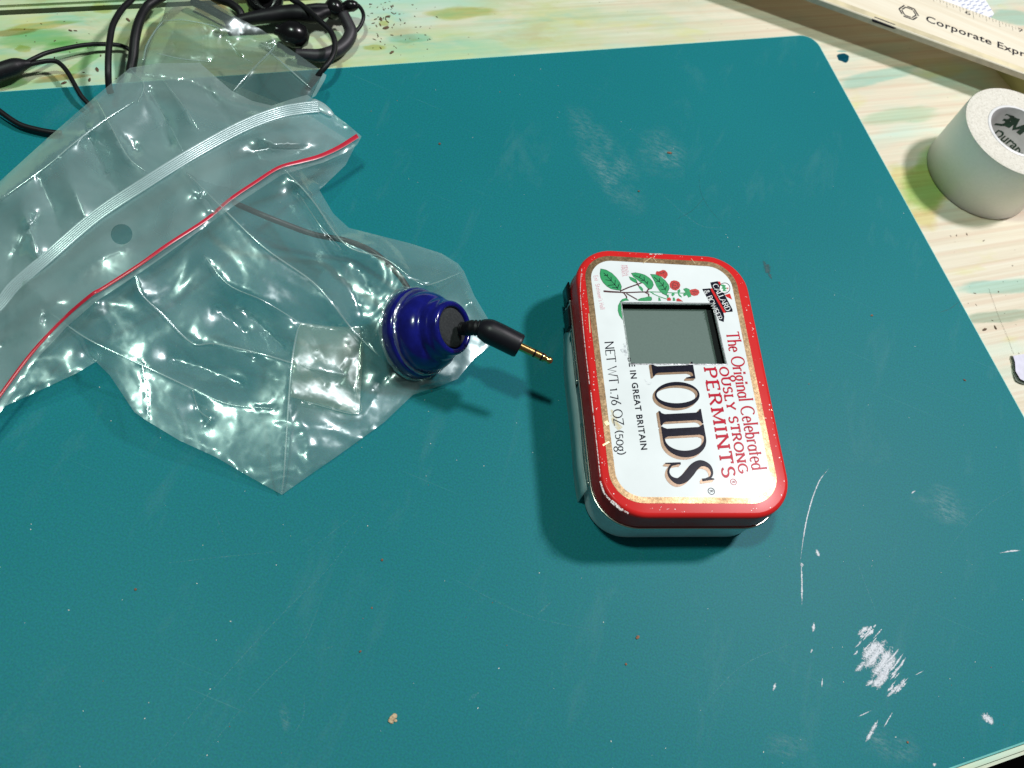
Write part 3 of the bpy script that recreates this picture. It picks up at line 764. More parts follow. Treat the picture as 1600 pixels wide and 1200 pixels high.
# badge with two black ribbons
def z7(pts): return [lid_uv(1060+x/11.43, 420+y/11.43) for x, y in pts]
M_badgewhite = simple('badge_white', (.78, .80, .80), .35)
flat('badge_ribbon', list(map(z7, [[(735, 225), (760, 260), (740, 280), (700, 250)], [(830, 465), (920, 440), (960, 550), (860, 500)], [(565, 355), (600, 345), (840, 745), (850, 785), (800, 785)], [(700, 225), (745, 228), (760, 320), (700, 300)]])), M_red, .000010)
flat('badge_banner', list(map(z7, [[(570, 245), (700, 220), (965, 725), (970, 765), (845, 775), (590, 320)], [(425, 360), (570, 348), (590, 400), (800, 775), (820, 850), (810, 950), (720, 915), (690, 830), (640, 640), (560, 605), (470, 440)]])), M_ink, .000016)
c7 = (825, 345)
flat('badge_disc', [z7([(c7[0]+100*math.cos(a), c7[1]+98*math.sin(a)) for a in np.linspace(0, 2*math.pi, 25)[:-1]])], M_ink, .000020)
flat('badge_disc', [z7([(c7[0]+88*math.cos(a), c7[1]+86*math.sin(a)) for a in np.linspace(0, 2*math.pi, 25)[:-1]])], M_badgewhite, .000024)
flat('thistle_print', list(map(z7, [[(745, 290), (800, 280), (850, 300), (830, 330), (880, 345), (830, 375), (870, 400), (790, 400), (800, 360), (760, 350), (790, 325)]])), M_green, .000028)
flat('thistle_flower', list(map(z7, [[(860, 340), (895, 335), (885, 370)]])), M_red, .000030)
def z7p(p): return (1060+p[0]/11.43, 420+p[1]/11.43)
lid_text('badge_lettering', 'CALLARD', z7p((605, 290)), z7p((855, 765)), z7p((690, 260)), M_badgewhite, .15, .07, z=TH+.00001, serif=.08, track=.06, serif_h=.07)
lid_text('badge_lettering', '& BOWSER', z7p((455, 395)), z7p((705, 925)), z7p((540, 365)), M_badgewhite, .14, .07, z=TH+.00001, serif=.07, track=.06, serif_h=.07)
# wear: rubbed corner, orange glue spot, scratches in the gold
M_wear = scratch_material('bare_metal_wear', (.62, .60, .58), .42, .52, 1400, rough=.4, amt=.95)
def lid_strokes(name, sts, mat, dz):
    for i, (pl, wd) in enumerate(sts):
        q = [np.array(p, float) for p in (catmull(pl, 5) if len(pl) > 2 else pl)]
        vs, fs = ribbon([lid_uv(*p) for p in q], lambda a, b: wd*2.05e-4)
        obj(name, mesh_from(name, [TF @ Vector((v[0], v[1], TH+dz+i*8e-8)) for v in vs], fs), mat, lid, False)
lid_strokes('worn_paint', [([(938, 752), (944, 770), (954, 782), (966, 793), (982, 802)], 2.4), ([(923, 610), (928, 655), (933, 700), (938, 745)], 1.3), ([(909, 420), (907, 460), (914, 540), (921, 600)], 1.0),
                           ([(955, 783), (972, 797)], 5), ([(1014, 397), (1035, 397)], 2.5)], M_wear, .00002)
M_goldscratch = scratch_material('gold_scratch', (.85, .72, .42), .3, .45, 1500, rough=.3, metal=.8)
lid_strokes('gold_scratch', [([(1005, 411), (1018, 402)], 1.3), ([(1020, 402), (1026, 410)], 1.2), ([(920, 490), (922, 520)], 1.6), ([(942, 696), (952, 690)], 2.5), ([(946, 658), (950, 664)], 6), ([(1205, 640), (1206, 641)], .8), ([(1080, 404), (1086, 412)], 1)], M_goldscratch, .00003)
M_gluespot = scratch_material('glue_spot', (.70, .58, .32), .35, .6, 1200, amt=.7)
lid_strokes('glue_spot', [([(958, 648), (962, 662), (970, 670)], 9), ([(956, 640), (958, 650)], 4)], M_gluespot, .000014)
M_smudge = scratch_material('grey_smudge', (.35, .38, .42), .45, .75, 900, amt=.6)
lid_strokes('smudge', [([(973, 545), (976, 552)], 9), ([(975, 535), (978, 556)], 4), ([(1007, 592), (1012, 600), (1018, 598)], 3)], M_smudge, .000014)
M_speck = simple('wear_speck', (.78, .76, .74), .35)
parts = []
for k in range(110):
    side = rs.random(); t = rs.random()
    if side < .38: u, v_ = -TW/2+.0011+abs(rs.gauss(0, .0006)), (t-.5)*.072
    elif side < .60: u, v_ = TW/2-.0014-abs(rs.gauss(0, .0009)), (t-.5)*.072
    elif side < .75: u, v_ = (t-.5)*.036, -TL/2+.0014+abs(rs.gauss(0, .0010))
    elif side < .85: u, v_ = (t-.5)*.036, TL/2-.0013-abs(rs.gauss(0, .0006))
    else:
        a = rs.choice((0, 90, 180, 270))+rs.uniform(5, 85); a = math.radians(a)
        u = math.copysign(TW/2-TR, math.cos(a))+(TR-.0017)*math.cos(a); v_ = math.copysign(TL/2-TR, math.sin(a))+(TR-.0017)*math.sin(a)
    r = rs.choice((.00008, .0001, .00013, .0002)); n = 6
    out = [(u+r*math.cos(2*math.pi*i/n)*rs.uniform(.5, 1.3), v_+r*math.sin(2*math.pi*i/n)*rs.uniform(.5, 1.3)) for i in range(n)]
    parts.append(([TF @ Vector((x, y, TH-.00004+k*2e-8)) for x, y in out], [tuple(range(n))]))
tag(obj('paint_chips', mesh_from('paint_chips', *join(parts)), M_speck, lid, False), kind='stuff')
# hinge side: two dark hinge tabs, a bright slot and a strip of milky tape hanging off the base
def tin_prism(name, pts_uv, z0, z1, mat):
    vs, fs = stack([(pts_uv, z0), (pts_uv, z1)], TF); return obj(name, mesh_from(name, vs, fs), mat, tin, False)
def side_strip(name, v0, v1, off, z0, z1, mat, th=.0006, wob=0.0, n=14):
    """strip standing along the left side of the tin"""
    vs, fs = [], []
    for i in range(n+1):
        t = i/n; v_ = v0+(v1-v0)*t
        d = off+wob*math.sin(t*9+1)*.5+wob*math.sin(t*4.1)
        for dd in (d, d+th):
            for z in (z0, z1): vs.append(TF @ Vector((-TW/2-dd*(1.0 if z < .012 else .55), v_, z)))
    for i in range(n):
        a = i*4; b_ = a+4
        fs += [(a, a+1, b_+1, b_), (a+2, b_+2, b_+3, a+3), (a+1, a+3, b_+3, b_+1), (a, b_, b_+2, a+2)]
    fs += [(0, 2, 3, 1), (n*4, n*4+1, n*4+3, n*4+2)]
    return obj(name, mesh_from(name, vs, fs), mat, tin)
M_tape = film_material('milky_tape', haze=.70, rough=.25, spec=.06, fine=.6)
side_strip('hinge_tab', .0320, .0385, .0000, .0090, .0150, M_blackgloss, .0009)
side_strip('hinge_tab', .0228, .0300, .0000, .0085, .0140, M_blackgloss, .0013)
side_strip('hinge_slot', .0020, .0205, -.0004, .0092, .0114, M_blackgloss, .0007)
side_strip('hinge_pin', .0020, .0215, .0002, .0116, .0122, M_rim, .0004)
side_strip('hinge_pin', -.0330, -.0120, .0002, .0116, .0122, M_rim, .0004)
side_strip('tape_strip', -.0335, .0260, .0001, .0002, .0112, M_tape, .0003, .0007, 30)

# ------------------------------------------------------------------ clear plastic film
def film(name, outline, creases, mat, parent, sp=6.0, amp=.5, hole=None, seed=0, relax=True, zmin=.35, freq=.055, ridge=1.0):
    """outline and creases in (px, py, z mm). A taut sheet is stretched between them."""
    def res(pl, closed):
        P = [np.array(p, float) for p in pl]; out = []
        for i in range(len(P) if closed else len(P)-1):
            a, b_ = P[i], P[(i+1) % len(P)]; n = max(1, int(np.linalg.norm((b_-a)[:2])/sp))
            out += [a+(b_-a)*k/n for k in range(n)]
        if not closed: out.append(P[-1])
        return out
    rr = random.Random(seed)
    bd = res(outline, True); pts = [Vector(p[:2]) for p in bd]; z0 = [p[2] for p in bd]
    face = list(range(len(bd))); edges = []
    if hole:
        hb = len(pts)
        for i in range(20):
            a = 2*math.pi*i/20; pts.append(Vector((hole[0]+hole[2]*math.cos(a), hole[1]+hole[3]*math.sin(a)))); z0.append(hole[4])
            edges.append((hb+i, hb+(i+1) % 20))
    nh = len(edges)
    for cpl in creases:
        q = res(cpl, False); b_ = len(pts)
        pts += [Vector(p[:2]) for p in q]; z0 += [p[2] for p in q]; edges += [(b_+i, b_+i+1) for i in range(len(q)-1)]
    fixed = np.array([p[:] for p in pts])
    poly = np.array([p[:2] for p in bd])
    xs = np.arange(poly[:, 0].min(), poly[:, 0].max(), sp); ys = np.arange(poly[:, 1].min(), poly[:, 1].max(), sp*.87)
    G = np.array([(x+(sp/2 if j % 2 else 0), y) for j, y in enumerate(ys) for x in xs])
    G += np.array([(rr.uniform(-.25, .25)*sp, rr.uniform(-.25, .25)*sp) for _ in range(len(G))])
    ins = np.zeros(len(G), bool)
    for i in range(len(poly)):
        x1, y1 = poly[i]; x2, y2 = poly[i-1]
        c = ((y1 > G[:, 1]) != (y2 > G[:, 1])); 
        with np.errstate(divide='ignore', invalid='ignore'):
            c &= G[:, 0] < (x2-x1)*(G[:, 1]-y1)/(y2-y1)+x1
        ins ^= c
    G = G[ins]
    dmin = np.array([np.min((fixed[:, 0]-g[0])**2+(fixed[:, 1]-g[1])**2) for g in G])
    G = G[dmin > (sp*.55)**2]
    nf = len(pts); pts += [Vector(g) for g in G]
    v, e, f, ov, oe, of = delaunay_2d_cdt(pts, edges, [face], 1, 1e-5)
    nv = len(v); z = np.full(nv, np.nan)
    for i, src in enumerate(ov):
        zz = [z0[s] for s in src if s < nf]
        if zz: z[i] = max(zz)
    XY = np.array([p[:] for p in v])
    fx = ~np.isnan(z); z[~fx] = np.nanmean(z)
    E = np.array(e); fr = ~fx
    # harmonic fill by conjugate gradients
    wE = 1/np.maximum(np.linalg.norm(XY[E[:, 0]]-XY[E[:, 1]], axis=1), 1.0)
    def Lap(x):
        d = (x[E[:, 0]]-x[E[:, 1]])*wE; o = np.zeros(nv)
        np.add.at(o, E[:, 0], d); np.add.at(o, E[:, 1], -d); return o
    x = z.copy(); r = -Lap(x); r[fx] = 0; p = r.copy(); rs_ = r@r
    for it in range(400):
        Ap = Lap(p); Ap[fx] = 0; al = rs_/max(p@Ap, 1e-20); x += al*p; r -= al*Ap; rn = r@r
        if rn < 1e-6: break
        p = r+(rn/rs_)*p; rs_ = rn
    # crumple: ridged noise, stretched along a slowly turning direction
    w_ = np.zeros(nv)
    for i in range(nv):
        X, Y = XY[i]*freq
        a = .9+.5*noise.noise(Vector((X*.15, Y*.15, seed+5)))
        u = X*math.cos(a)+Y*math.sin(a); t = -X*math.sin(a)+Y*math.cos(a)
        n1 = abs(noise.noise(Vector((u*.05, t*.20, seed+.5)))); n2 = abs(noise.noise(Vector((u*.10+3, t*.36, seed+9.3)))); n3 = noise.noise(Vector((X*.11, Y*.11, seed+2.2)))
        w_[i] = ridge*((.5-n1)*3.4+(.4-n2)*.7)+n3*1.6
    bmask = np.ones(nv); 
    x = x+w_*amp*np.where(fx, .35, 1.0)
    x = np.maximum(x, zmin)
    fs = []
    if hole:
        for t in f:
            c = XY[list(t)].mean(0)
            if ((c[0]-hole[0])/hole[2])**2+((c[1]-hole[1])/hole[3])**2 > 1: fs.append(tuple(t))
    else: fs = [tuple(t) for t in f]
    me = mesh_from(name, [bp(XY[i, 0], XY[i, 1], x[i]*MM) for i in range(nv)], fs)
    o = obj(name, me, mat, parent)
    return o

bag = empty('plastic_bag', bp(380, 480, 0))
tag(bag, 'crumpled clear zip plastic bag with a white zipper and thin red line', 'plastic bag')
M_film = film_material('clear_film', haze=.13, soft=.055, rough=.13, spec=.05, fine=.55)
M_film_lip = film_material('clear_film_lip', haze=.25, rough=.15, soft=.09, spec=.05, fine=.8)
M_film_back = film_material('clear_film_under', haze=.06, soft=.03, spec=.03, graze=.2)
M_film_hard = film_material('clear_stiff_film', haze=.11, rough=.09, spec=.10, graze=.5, tint=(.62, .66, .61), fine=.6, soft=.10)
BODY = [(-60, 668, 2), (0, 638, 7), (60, 611, 8), (120, 583, 10), (150, 565, 11), (172, 587, 11), (210, 644, 10), (232, 659, 9.5), (280, 688, 8), (337, 714, 6), (390, 745, 3), (440.5, 773, .6),
        (480, 745, .8), (525, 714, 1), (600, 660, 1.2), (645, 617, 2), (690, 602, 2), (715, 592, 2), (741, 560, 2), (766, 540, 1.5), (762, 497, 1.5), (741, 462, 2), (725, 424, 3), (716, 412, 4),
        (690, 396, 6), (640, 380, 9), (600, 370, 11), (545, 356, 12), (521, 334, 12), (499, 297, 11), (540, 258, 9), (556, 226, 8), (480, 178, 6), (330, 118, 5), (203, 112, 5), (75, 222, 4), (0, 292, 4), (-60, 345, 4)]
CRE = [
    [(440.5, 770, .8), (444, 736, 4), (450, 642, 9), (456, 567, 13), (464, 520, 13), (470, 505, 12)],
    [(79, 489, 12), (131, 526, 14), (187, 554, 13), (247, 582, 12), (300, 607, 10), (356, 631, 9), (431, 639, 9)],
    [(210, 425, 22), (221, 459, 20), (255, 492, 16), (300, 536, 12), (337, 537, 13), (412, 554, 14), (456, 567, 13), (500, 577, 12), (544, 586, 9)],
    [(319, 399, 22), (356, 444, 20), (412, 470, 18), (470, 505, 12)],
    [(292, 270, 24), (349, 326, 24), (412, 386, 22), (487, 439, 18), (520, 475, 16), (551, 515, 11), (592, 556, 9)],
    [(442, 262, 20), (487, 311, 19), (540, 382, 18), (600, 403, 17), (640, 432, 16)],
    [(465, 300, 13), (500, 352, 13), (536, 392, 9)],
    [(470, 505, 12), (520, 512, 8), (566, 510, 7)], [(566, 520, 7), (556, 600, 3), (560, 646, 3.5), (470, 625, 6)],
    [(560, 648, 3.5), (600, 590, 4), (640, 560, 8)],
    [(232, 657, 9.5), (228, 610, 11), (221, 560, 13)],
    [(300, 607, 10), (310, 640, 7), (328, 655, 9), (322, 664, 7)],
    [(480, 742, 1), (490, 700, 5), (470, 660, 8)],
    [(640, 432, 16), (668, 445, 15), (725, 424, 3.2)], [(735, 470, 8), (762, 497, 1.6)], [(660, 598, 6), (715, 590, 2.2)],
    [(150, 470, 20), (131, 526, 14), (150, 564, 6.2)], [(60, 520, 12), (30, 570, 10), (5, 630, 7.2)],
    [(380, 480, 12), (420, 520, 9), (445, 545, 9)], [(270, 560, 9), (320, 575, 8), (380, 600, 7)],
    [(340, 480, 13), (385, 520, 9), (400, 560, 12)], [(600, 403, 17), (612, 450, 14), (606, 500, 10)], [(560, 420, 13), (590, 470, 12)], [(500, 400, 14), (545, 450, 12), (560, 480, 10)],
]
film('body_film', BODY, CRE, M_film, bag, 5.5, .26, seed=3)
film('back_film', [(p[0], p[1], min(p[2], 1.2)) for p in BODY], [[(200, 400, 1), (400, 500, 3), (560, 600, 1)], [(300, 250, 1), (420, 400, 4), (500, 480, 2)], [(240, 600, 1), (330, 620, 3), (440, 680, 1.5)],
      [(444, 740, 1.2), (480, 640, 3), (600, 610, 1)], [(100, 300, 1), (180, 420, 3), (200, 520, 1.5)]], M_film_back, bag, 8, .3, seed=11, freq=.07)
film('inner_fold', [(469, 504, 13.5), (515, 510, 10.5), (562, 511, 9), (568, 545, 8.5), (561, 648, 5.5), (515, 635, 7.5), (454, 620, 11.5), (458, 560, 14.5)], [[(480, 520, 13.5), (500, 560, 12), (510, 600, 9)], [(540, 515, 10.5), (545, 560, 9.5), (530, 600, 8)]], film_material('stained_inner_fold', haze=.13, rough=.24, spec=.012, soft=.03, white=(.86, .95, .84), tint=(.96, .95, .88)), bag, 5, .3, seed=41)
LIP = [(-90, 420, 10), (-60, 336, 10), (0, 283, 12), (75, 215, 14), (150, 150, 15), (203, 106, 15), (245, 99, 13), (312, 98, 12), (362, 142, 12), (395, 158, 13), (425, 165, 14), (452, 156, 15), (480, 148, 15), (506, 166, 15), (524, 180, 15),
       (545, 196, 14), (565, 213, 14), (558, 226, 14), (545, 236, 13), (505, 254, 15), (440, 273, 18), (365, 322, 21), (265, 394, 23), (222, 424, 23), (150, 471, 21), (105, 510, 15), (55, 563, 12), (6, 637, 9), (-40, 700, 8), (-90, 720, 8)]
ZIP = [(-40, 512), (0, 474), (22, 447), (75, 401), (150, 337), (225, 287), (300, 240), (375, 199), (431, 177), (470, 169), (499, 166)]
ZZ = [9, 11, 13, 17, 20, 22, 22, 20, 18, 17, 16]
zipl = [(a[0], a[1], h) for a, h in zip(ZIP, ZZ)]
LCR = [[(p[0], p[1], p[2]) for p in zipl],
       [(0, 312, 17), (75, 258, 20), (110, 228, 21), (160, 190, 21), (210, 158, 20)], [(203, 108, 15), (225, 132, 19), (215, 160, 20)], [(150, 155, 16), (172, 195, 24), (200, 245, 23), (228, 268, 22)], [(130, 190, 17), (165, 270, 16), (186, 300, 19)], [(232, 140, 16), (262, 190, 15), (285, 235, 20)], [(255, 125, 17), (290, 170, 22), (312, 206, 20.5)], [(300, 115, 15), (342, 165, 14), (362, 192, 17)], [(90, 240, 20), (118, 300, 23), (132, 340, 21)], [(60, 275, 18), (85, 330, 15.5), (95, 375, 17)], [(30, 300, 18), (48, 360, 21), (58, 400, 19)],
       [(330, 135, 16), (390, 170, 14), (420, 176, 16)], [(225, 160, 20), (255, 200, 15), (268, 225, 15)], [(180, 200, 22), (215, 235, 16)],
       [(285, 270, 24), (330, 330, 24), (345, 336, 22)], [(210, 368, 22), (265, 335, 23), (320, 304, 22)], [(120, 430, 21), (160, 400, 24), (200, 385, 24)], [(380, 240, 19), (420, 230, 17), (500, 233, 15)],
       [(409, 218, 22), (430, 228, 21), (470, 226, 18)], [(510, 180, 15), (540, 202, 13), (556, 212, 14)], [(40, 440, 16), (70, 470, 18), (70, 500, 15)], [(0, 540, 8), (40, 520, 14), (90, 470, 19)], [(60, 330, 17), (20, 400, 12), (10, 440, 12)]]
film('lip_film', LIP, LCR, M_film_lip, bag, 5.5, .26, hole=(190, 366, 17, 16, 22), seed=21)
FLAP = [(262, -6, 10), (300, -14, 13), (322, -4, 14), (365, 24, 13), (410, 47, 8), (437, 66, 3.5), (470, 88, 4.5), (505, 112, 6), (503, 122, 7), (489, 148, 8), (470, 170, 10), (425, 170, 10), (362, 158, 9), (300, 130, 9), (222, 120, 10), (221, 96, 10), (226, 72, 10), (240, 50, 9), (256, 22, 8)]
FCR = [[(255, 33, 11), (285, 31, 12.5), (333, 40, 13), (342, 46, 13)], [(342, 46, 13), (368, 56, 10), (420, 67, 3.6)], [(362, 145, 10), (395, 108, 11), (423, 80, 7), (429, 70, 3)], [(423, 82, 7.5), (450, 106, 10), (486, 138, 9)],
       [(340, 50, 12), (348, 80, 10), (344, 130, 9)], [(245, 83, 12), (285, 92, 10), (330, 96, 9)], [(365, 70, 8), (385, 100, 9.5)], [(224, 95, 11), (229, 72, 11.5), (241, 50, 11), (255, 33, 11)], [(355, 60, 9), (372, 85, 7), (395, 98, 9.5)], [(270, 50, 11.5), (272, 85, 10)], [(320, 45, 12), (322, 92, 9.5)]]
film('corner_flap', FLAP, FCR, M_film_hard, bag, 5, .4, seed=31)
# folded double edge at the end of the stiff flap
film('folded_edge', [(489, 147, 8.6), (505, 114, 8.6), (510, 117, 9.5), (508, 124, 9.5), (493, 150, 9.5), (487, 153, 9)], [], film_material('doubled_film', .45, rough=.2), bag, 5, .1, seed=5)
M_crease_glint = film_material('crease_highlight_film', haze=.20, rough=.14, spec=.10, soft=.08, fine=.4)
def crease(path, r=.32):  # milky tube along a doubled fold, added to draw its white highlight line
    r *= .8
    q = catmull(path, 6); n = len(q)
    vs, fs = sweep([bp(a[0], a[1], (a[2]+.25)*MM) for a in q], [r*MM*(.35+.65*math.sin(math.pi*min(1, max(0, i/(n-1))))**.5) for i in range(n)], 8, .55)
    obj('fold_crease_highlight', mesh_from('fold_crease_highlight', vs, fs), M_crease_glint, bag)
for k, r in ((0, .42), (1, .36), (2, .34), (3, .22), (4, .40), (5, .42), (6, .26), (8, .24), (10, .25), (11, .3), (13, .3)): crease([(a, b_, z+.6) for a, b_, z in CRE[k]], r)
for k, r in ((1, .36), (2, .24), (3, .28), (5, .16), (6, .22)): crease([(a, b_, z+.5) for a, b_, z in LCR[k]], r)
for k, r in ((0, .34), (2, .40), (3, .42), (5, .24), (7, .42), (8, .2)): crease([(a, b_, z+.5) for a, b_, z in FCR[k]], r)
# zipper: two moulded rails and a web, running along the lip
M_zip = film_material('zipper_plastic', haze=.42, rough=.22, spec=.07, fine=.3, white=(.78, .95, .98))
def rail(off, r, dz, name, mat):
    q = catmull([(a[0], a[1], h) for a, h in zip(ZIP, ZZ)], 8); out = []
    for i, p in enumerate(q):
        t = (q[min(i+1, len(q)-1)]-q[max(i-1, 0)])[:2]; t = t/np.linalg.norm(t); nn = np.array((t[1], -t[0]))
        e = p[:2]-nn*off; out.append(bp(e[0], e[1], (p[2]+dz)*MM))
    vs, fs = sweep(out, r*MM, 10, .6); return obj(name, mesh_from(name, vs, fs), mat, bag)
q = catmull([(a[0], a[1], h) for a, h in zip(ZIP, ZZ)], 8); vs, fs = [], []
for i, p in enumerate(q):
    t = (q[min(i+1, len(q)-1)]-q[max(i-1, 0)])[:2]; t = t/np.linalg.norm(t); nn = np.array((t[1], -t[0])); wz = 9.5-2.5*abs(i/len(q)-.5)
    for k in range(5):
        e = p[:2]+nn*wz*(k-2)/2; vs.append(bp(e[0], e[1], (p[2]+.75+(.35 if k in (1, 3) else 0))*MM))
for i in range(len(q)-1):
    for k in range(4): a = 5*i+k; fs.append((a, a+1, a+6, a+5))
obj('zipper_web', mesh_from('zipper_web', vs, fs), film_material('zipper_web', haze=.42, rough=.2, spec=.06, fine=.3, white=(.78, .95, .98)), bag)
for off, r in ((-7.4, .42), (-4.2, .36), (-1.4, .34), (1.6, .36), (4.6, .38), (7.6, .42)): rail(off, r, 1.05, 'zipper_rail', M_zip)
px_tube('zipper_end', [(488, 158, 16.4, 1.4), (500, 166, 16.6, 1.9), (512, 174, 16.3, 1.5), (520, 180, 15.6, .8)], 1.5, M_zip, bag, flat=.4)
M_redline = simple('red_line_plastic', (.50, .020, .045), .3)
RED = [(-30, 660, 9), (4, 612, 10), (49, 552, 12), (97, 500, 15.5), (142, 461, 21), (161, 450, 21.5), (217, 414, 23.5), (262, 382, 24), (322, 343, 22.5), (360, 311, 21.5), (400, 284, 20), (435, 262, 18.5), (470, 252, 17), (499, 244, 16), (530, 230, 14.8), (559, 212, 14.5)]
q = catmull(RED, 6); vs, fs = [], []
for i, p in enumerate(q):
    t = (q[min(i+1, len(q)-1)]-q[max(i-1, 0)])[:2]; t = t/np.linalg.norm(t); nn = np.array((-t[1], t[0])); ww = 2.6+1.0*max(0, (p[0]-440)/120)
    for s in (-1, 0, 1):
        e = p[:2]+nn*ww*s; vs.append(bp(e[0], e[1], (p[2]+.9+(.25 if s == 0 else 0))*MM))
for i in range(len(q)-1):
    a = 3*i; fs += [(a, a+1, a+4, a+3), (a+1, a+2, a+5, a+4)]
obj('red_line', mesh_from('red_line', vs, fs), M_redline, bag)

# ------------------------------------------------------------------ blue cap with foam, set into the bag corner
AX = Vector((.70, .03, .726)).normalized()
CB = Vector((-.0343, .1551, .0102))
cap = empty('bottle_cap', (CB.x, CB.y, 0))
tag(cap, 'deep blue stepped plastic cap glued into the bag corner around a plug', 'cap')
def blue_mat():
    m_, nt, p = new_mat('blue_plastic'); v = coords(nt)
    n = noise_tex(nt, 260, 4, .6, v)
    nt.links.new(ramp(nt, n, [(.3, (.003, .005, .100)), (.7, (.007, .010, .19))]), p.inputs['Base Color'])
    p.inputs['Roughness'].default_value = .17; p.inputs['Coat Weight'].default_value = .2; p.inputs['Coat Roughness'].default_value = .06
    p.inputs['Subsurface Weight'].default_value = .12; p.inputs['Subsurface Radius'].default_value = (.001, .001, .003); p.inputs['Subsurface Scale'].default_value = 1.0
    bump(nt, p, noise_tex(nt, 120, 3, .5, v), .10, .0004)
    return m_
M_blue = blue_mat()
prof = [(-1.6, 0), (-1.6, 13.2), (-1.2, 14.0), (-.2, 14.4), (2.2, 14.4), (2.9, 14.2), (3.3, 13.6), (3.4, 13.0), (3.8, 12.7), (5.2, 12.7), (6.8, 12.5), (8.2, 11.9), (9.4, 11.0), (10.0, 10.3), (10.3, 9.8), (11.0, 9.55), (12.4, 9.4),
        (12.9, 9.1), (13.3, 8.75), (14.4, 8.6), (15.6, 8.4), (16.1, 8.05), (16.3, 7.5), (16.2, 6.9), (15.7, 6.55), (14.2, 6.4), (14.0, 0)]
vs, fs = lathe([(a*MM, r*MM) for a, r in prof], CB, AX, 64)
auto_smooth(obj('cap_shell', mesh_from('cap_shell', vs, fs), M_blue, cap), 50)
def foam_mat():
    m_, nt, p = new_mat('black_foam'); v = coords(nt); n = noise_tex(nt, 1700, 4, .8, v)
    nt.links.new(ramp(nt, n, [(.3, (.012, .014, .016)), (.6, (.034, .038, .041)), (.8, (.12, .13, .13))]), p.inputs['Base Color']); p.inputs['Roughness'].default_value = .9
    bump(nt, p, n, .8, .0004); return m_
M_foam = foam_mat()
vs, fs = lathe([(a*MM, r*MM) for a, r in [(14.0, 6.35), (15.2, 6.3), (15.7, 5.9), (15.9, 4), (15.95, 0)]], CB, AX, 40)
obj('foam_disc', mesh_from('foam_disc', vs, fs), M_foam, cap)
# bead of clear glue round the flange
M_glue = film_material('clear_glue', haze=.12, rough=.06, spec=.16, graze=.3, fine=1.4)
u_ = AX.orthogonal().normalized(); w_ = AX.cross(u_); pts = []
for k in range(97):
    a = 2*math.pi*k/96; j = noise.noise(Vector((math.cos(a)*3, math.sin(a)*3, 4)))
    pts.append(CB+AX*((3.5+.5*j)*MM)+(u_*math.cos(a)+w_*math.sin(a))*((13.3+.3*j)*MM))
vs, fs = sweep(pts, [(.45+.35*abs(noise.noise(Vector((k*.35, 2, 1)))))*MM for k in range(97)], 8, cap=False)
obj('glue_bead', mesh_from('glue_bead', vs, fs), M_glue, cap)
pts = []
for k in range(97):
    a = 2*math.pi*k/96; j = noise.noise(Vector((math.cos(a)*2.5, math.sin(a)*2.5, 9)))
    pts.append(CB+AX*((-.9+.6*j)*MM)+(u_*math.cos(a)+w_*math.sin(a))*((14.7+.5*j)*MM))
vs, fs = sweep(pts, [(.35+.9*abs(noise.noise(Vector((k*.3, 7, 1)))))*MM for k in range(97)], 8, cap=False)
obj('glue_bead', mesh_from('glue_bead', vs, fs), M_glue, cap)

# ------------------------------------------------------------------ audio plug with its cable
plug = empty('audio_plug', bp(790, 530, .0))
tag(plug, 'angled black audio plug with a gold tip poking out of the blue cap', 'audio plug')
F0 = CB+AX*(15.5*MM)
pA = F0+AX*.001+Vector((.0015, .0005, 0)); 
path = [pA, F0+AX*.0028+Vector((.0022, .0002, 0)), bp(737, 512, .0262), bp(752, 513, .0272)]
q = [Vector(a) for a in catmull([tuple(p) for p in path], 8)]
vs, fs = sweep(q, [(.0020+.0006*(i/len(q)))*(1.0 if i % 3 else .84) for i in range(len(q))], 18)
obj('strain_relief', mesh_from('strain_relief', vs, fs), M_black, plug)
b0, b1, b2, b3 = bp(748, 513, .0270), bp(762, 517, .0274), bp(778, 524, .0272), bp(812, 541, .0264)
q = [Vector(a[:3]) for a in catmull([tuple(b0), tuple(b1), tuple(b2), tuple((b2+b3)/2), tuple(b3)], 7)]
n = len(q); rad = []
for i in range(n):
    t = i/(n-1); rad.append((2.5+1.35*min(1, t/.28)**.7-.15*max(0, t-.55))*MM)
rad[-1] *= .93; rad[0] *= .85
vs, fs = sweep(q, rad, 26); auto_smooth(obj('plug_body', mesh_from('plug_body', vs, fs), simple('plug_plastic', (.007, .007, .011), .4, var=.2, spec=.35), plug), 45)
b4 = bp(863, 565.5, .0250); d = (b4-b3); L = d.length; dn = d.normalized()
M_brass = simple('gold_contact', (.62, .42, .16), .22, 1.0, var=.2, scale=900)
def tipseg(name, t0, t1, r0, r1, mat, prof=None):
    pr = prof or [(t0, 0), (t0, r0), (t1, r1), (t1, 0)]
    vs, fs = lathe([(a*L, r*MM) for a, r in pr], b3, dn, 28); auto_smooth(obj(name, mesh_from(name, vs, fs), mat, plug), 40)
R_ = 1.28
tipseg('contact', -.06, .42, R_, R_, M_brass)
tipseg('insulator', .42, .47, R_*1.01, R_*1.01, M_blackgloss)
tipseg('contact', .47, .64, R_, R_, M_brass)
tipseg('insulator', .64, .69, R_*1.01, R_*1.01, M_blackgloss)
tipseg('contact', 0, 0, 0, 0, M_brass, [(.69, 0), (.69, R_), (.74, R_*.98), (.80, R_*.72), (.84, R_*.72), (.88, R_*.92), (.94, R_*.85), (.985, R_*.55), (1.0, 0)])
M_cable = simple('grey_cable', (.030, .028, .030), .4)
px_tube('cable', [(366, 316, 13), (375, 321, 14), (410, 336, 16), (440, 348, 14.5), (490, 366, 12), (540, 376, 11), (580, 392, 13.5), (612, 418, 12.5), (632, 442, 11), (652, 480, 10), (660, 515, 10.5)], .95, M_cable, plug)

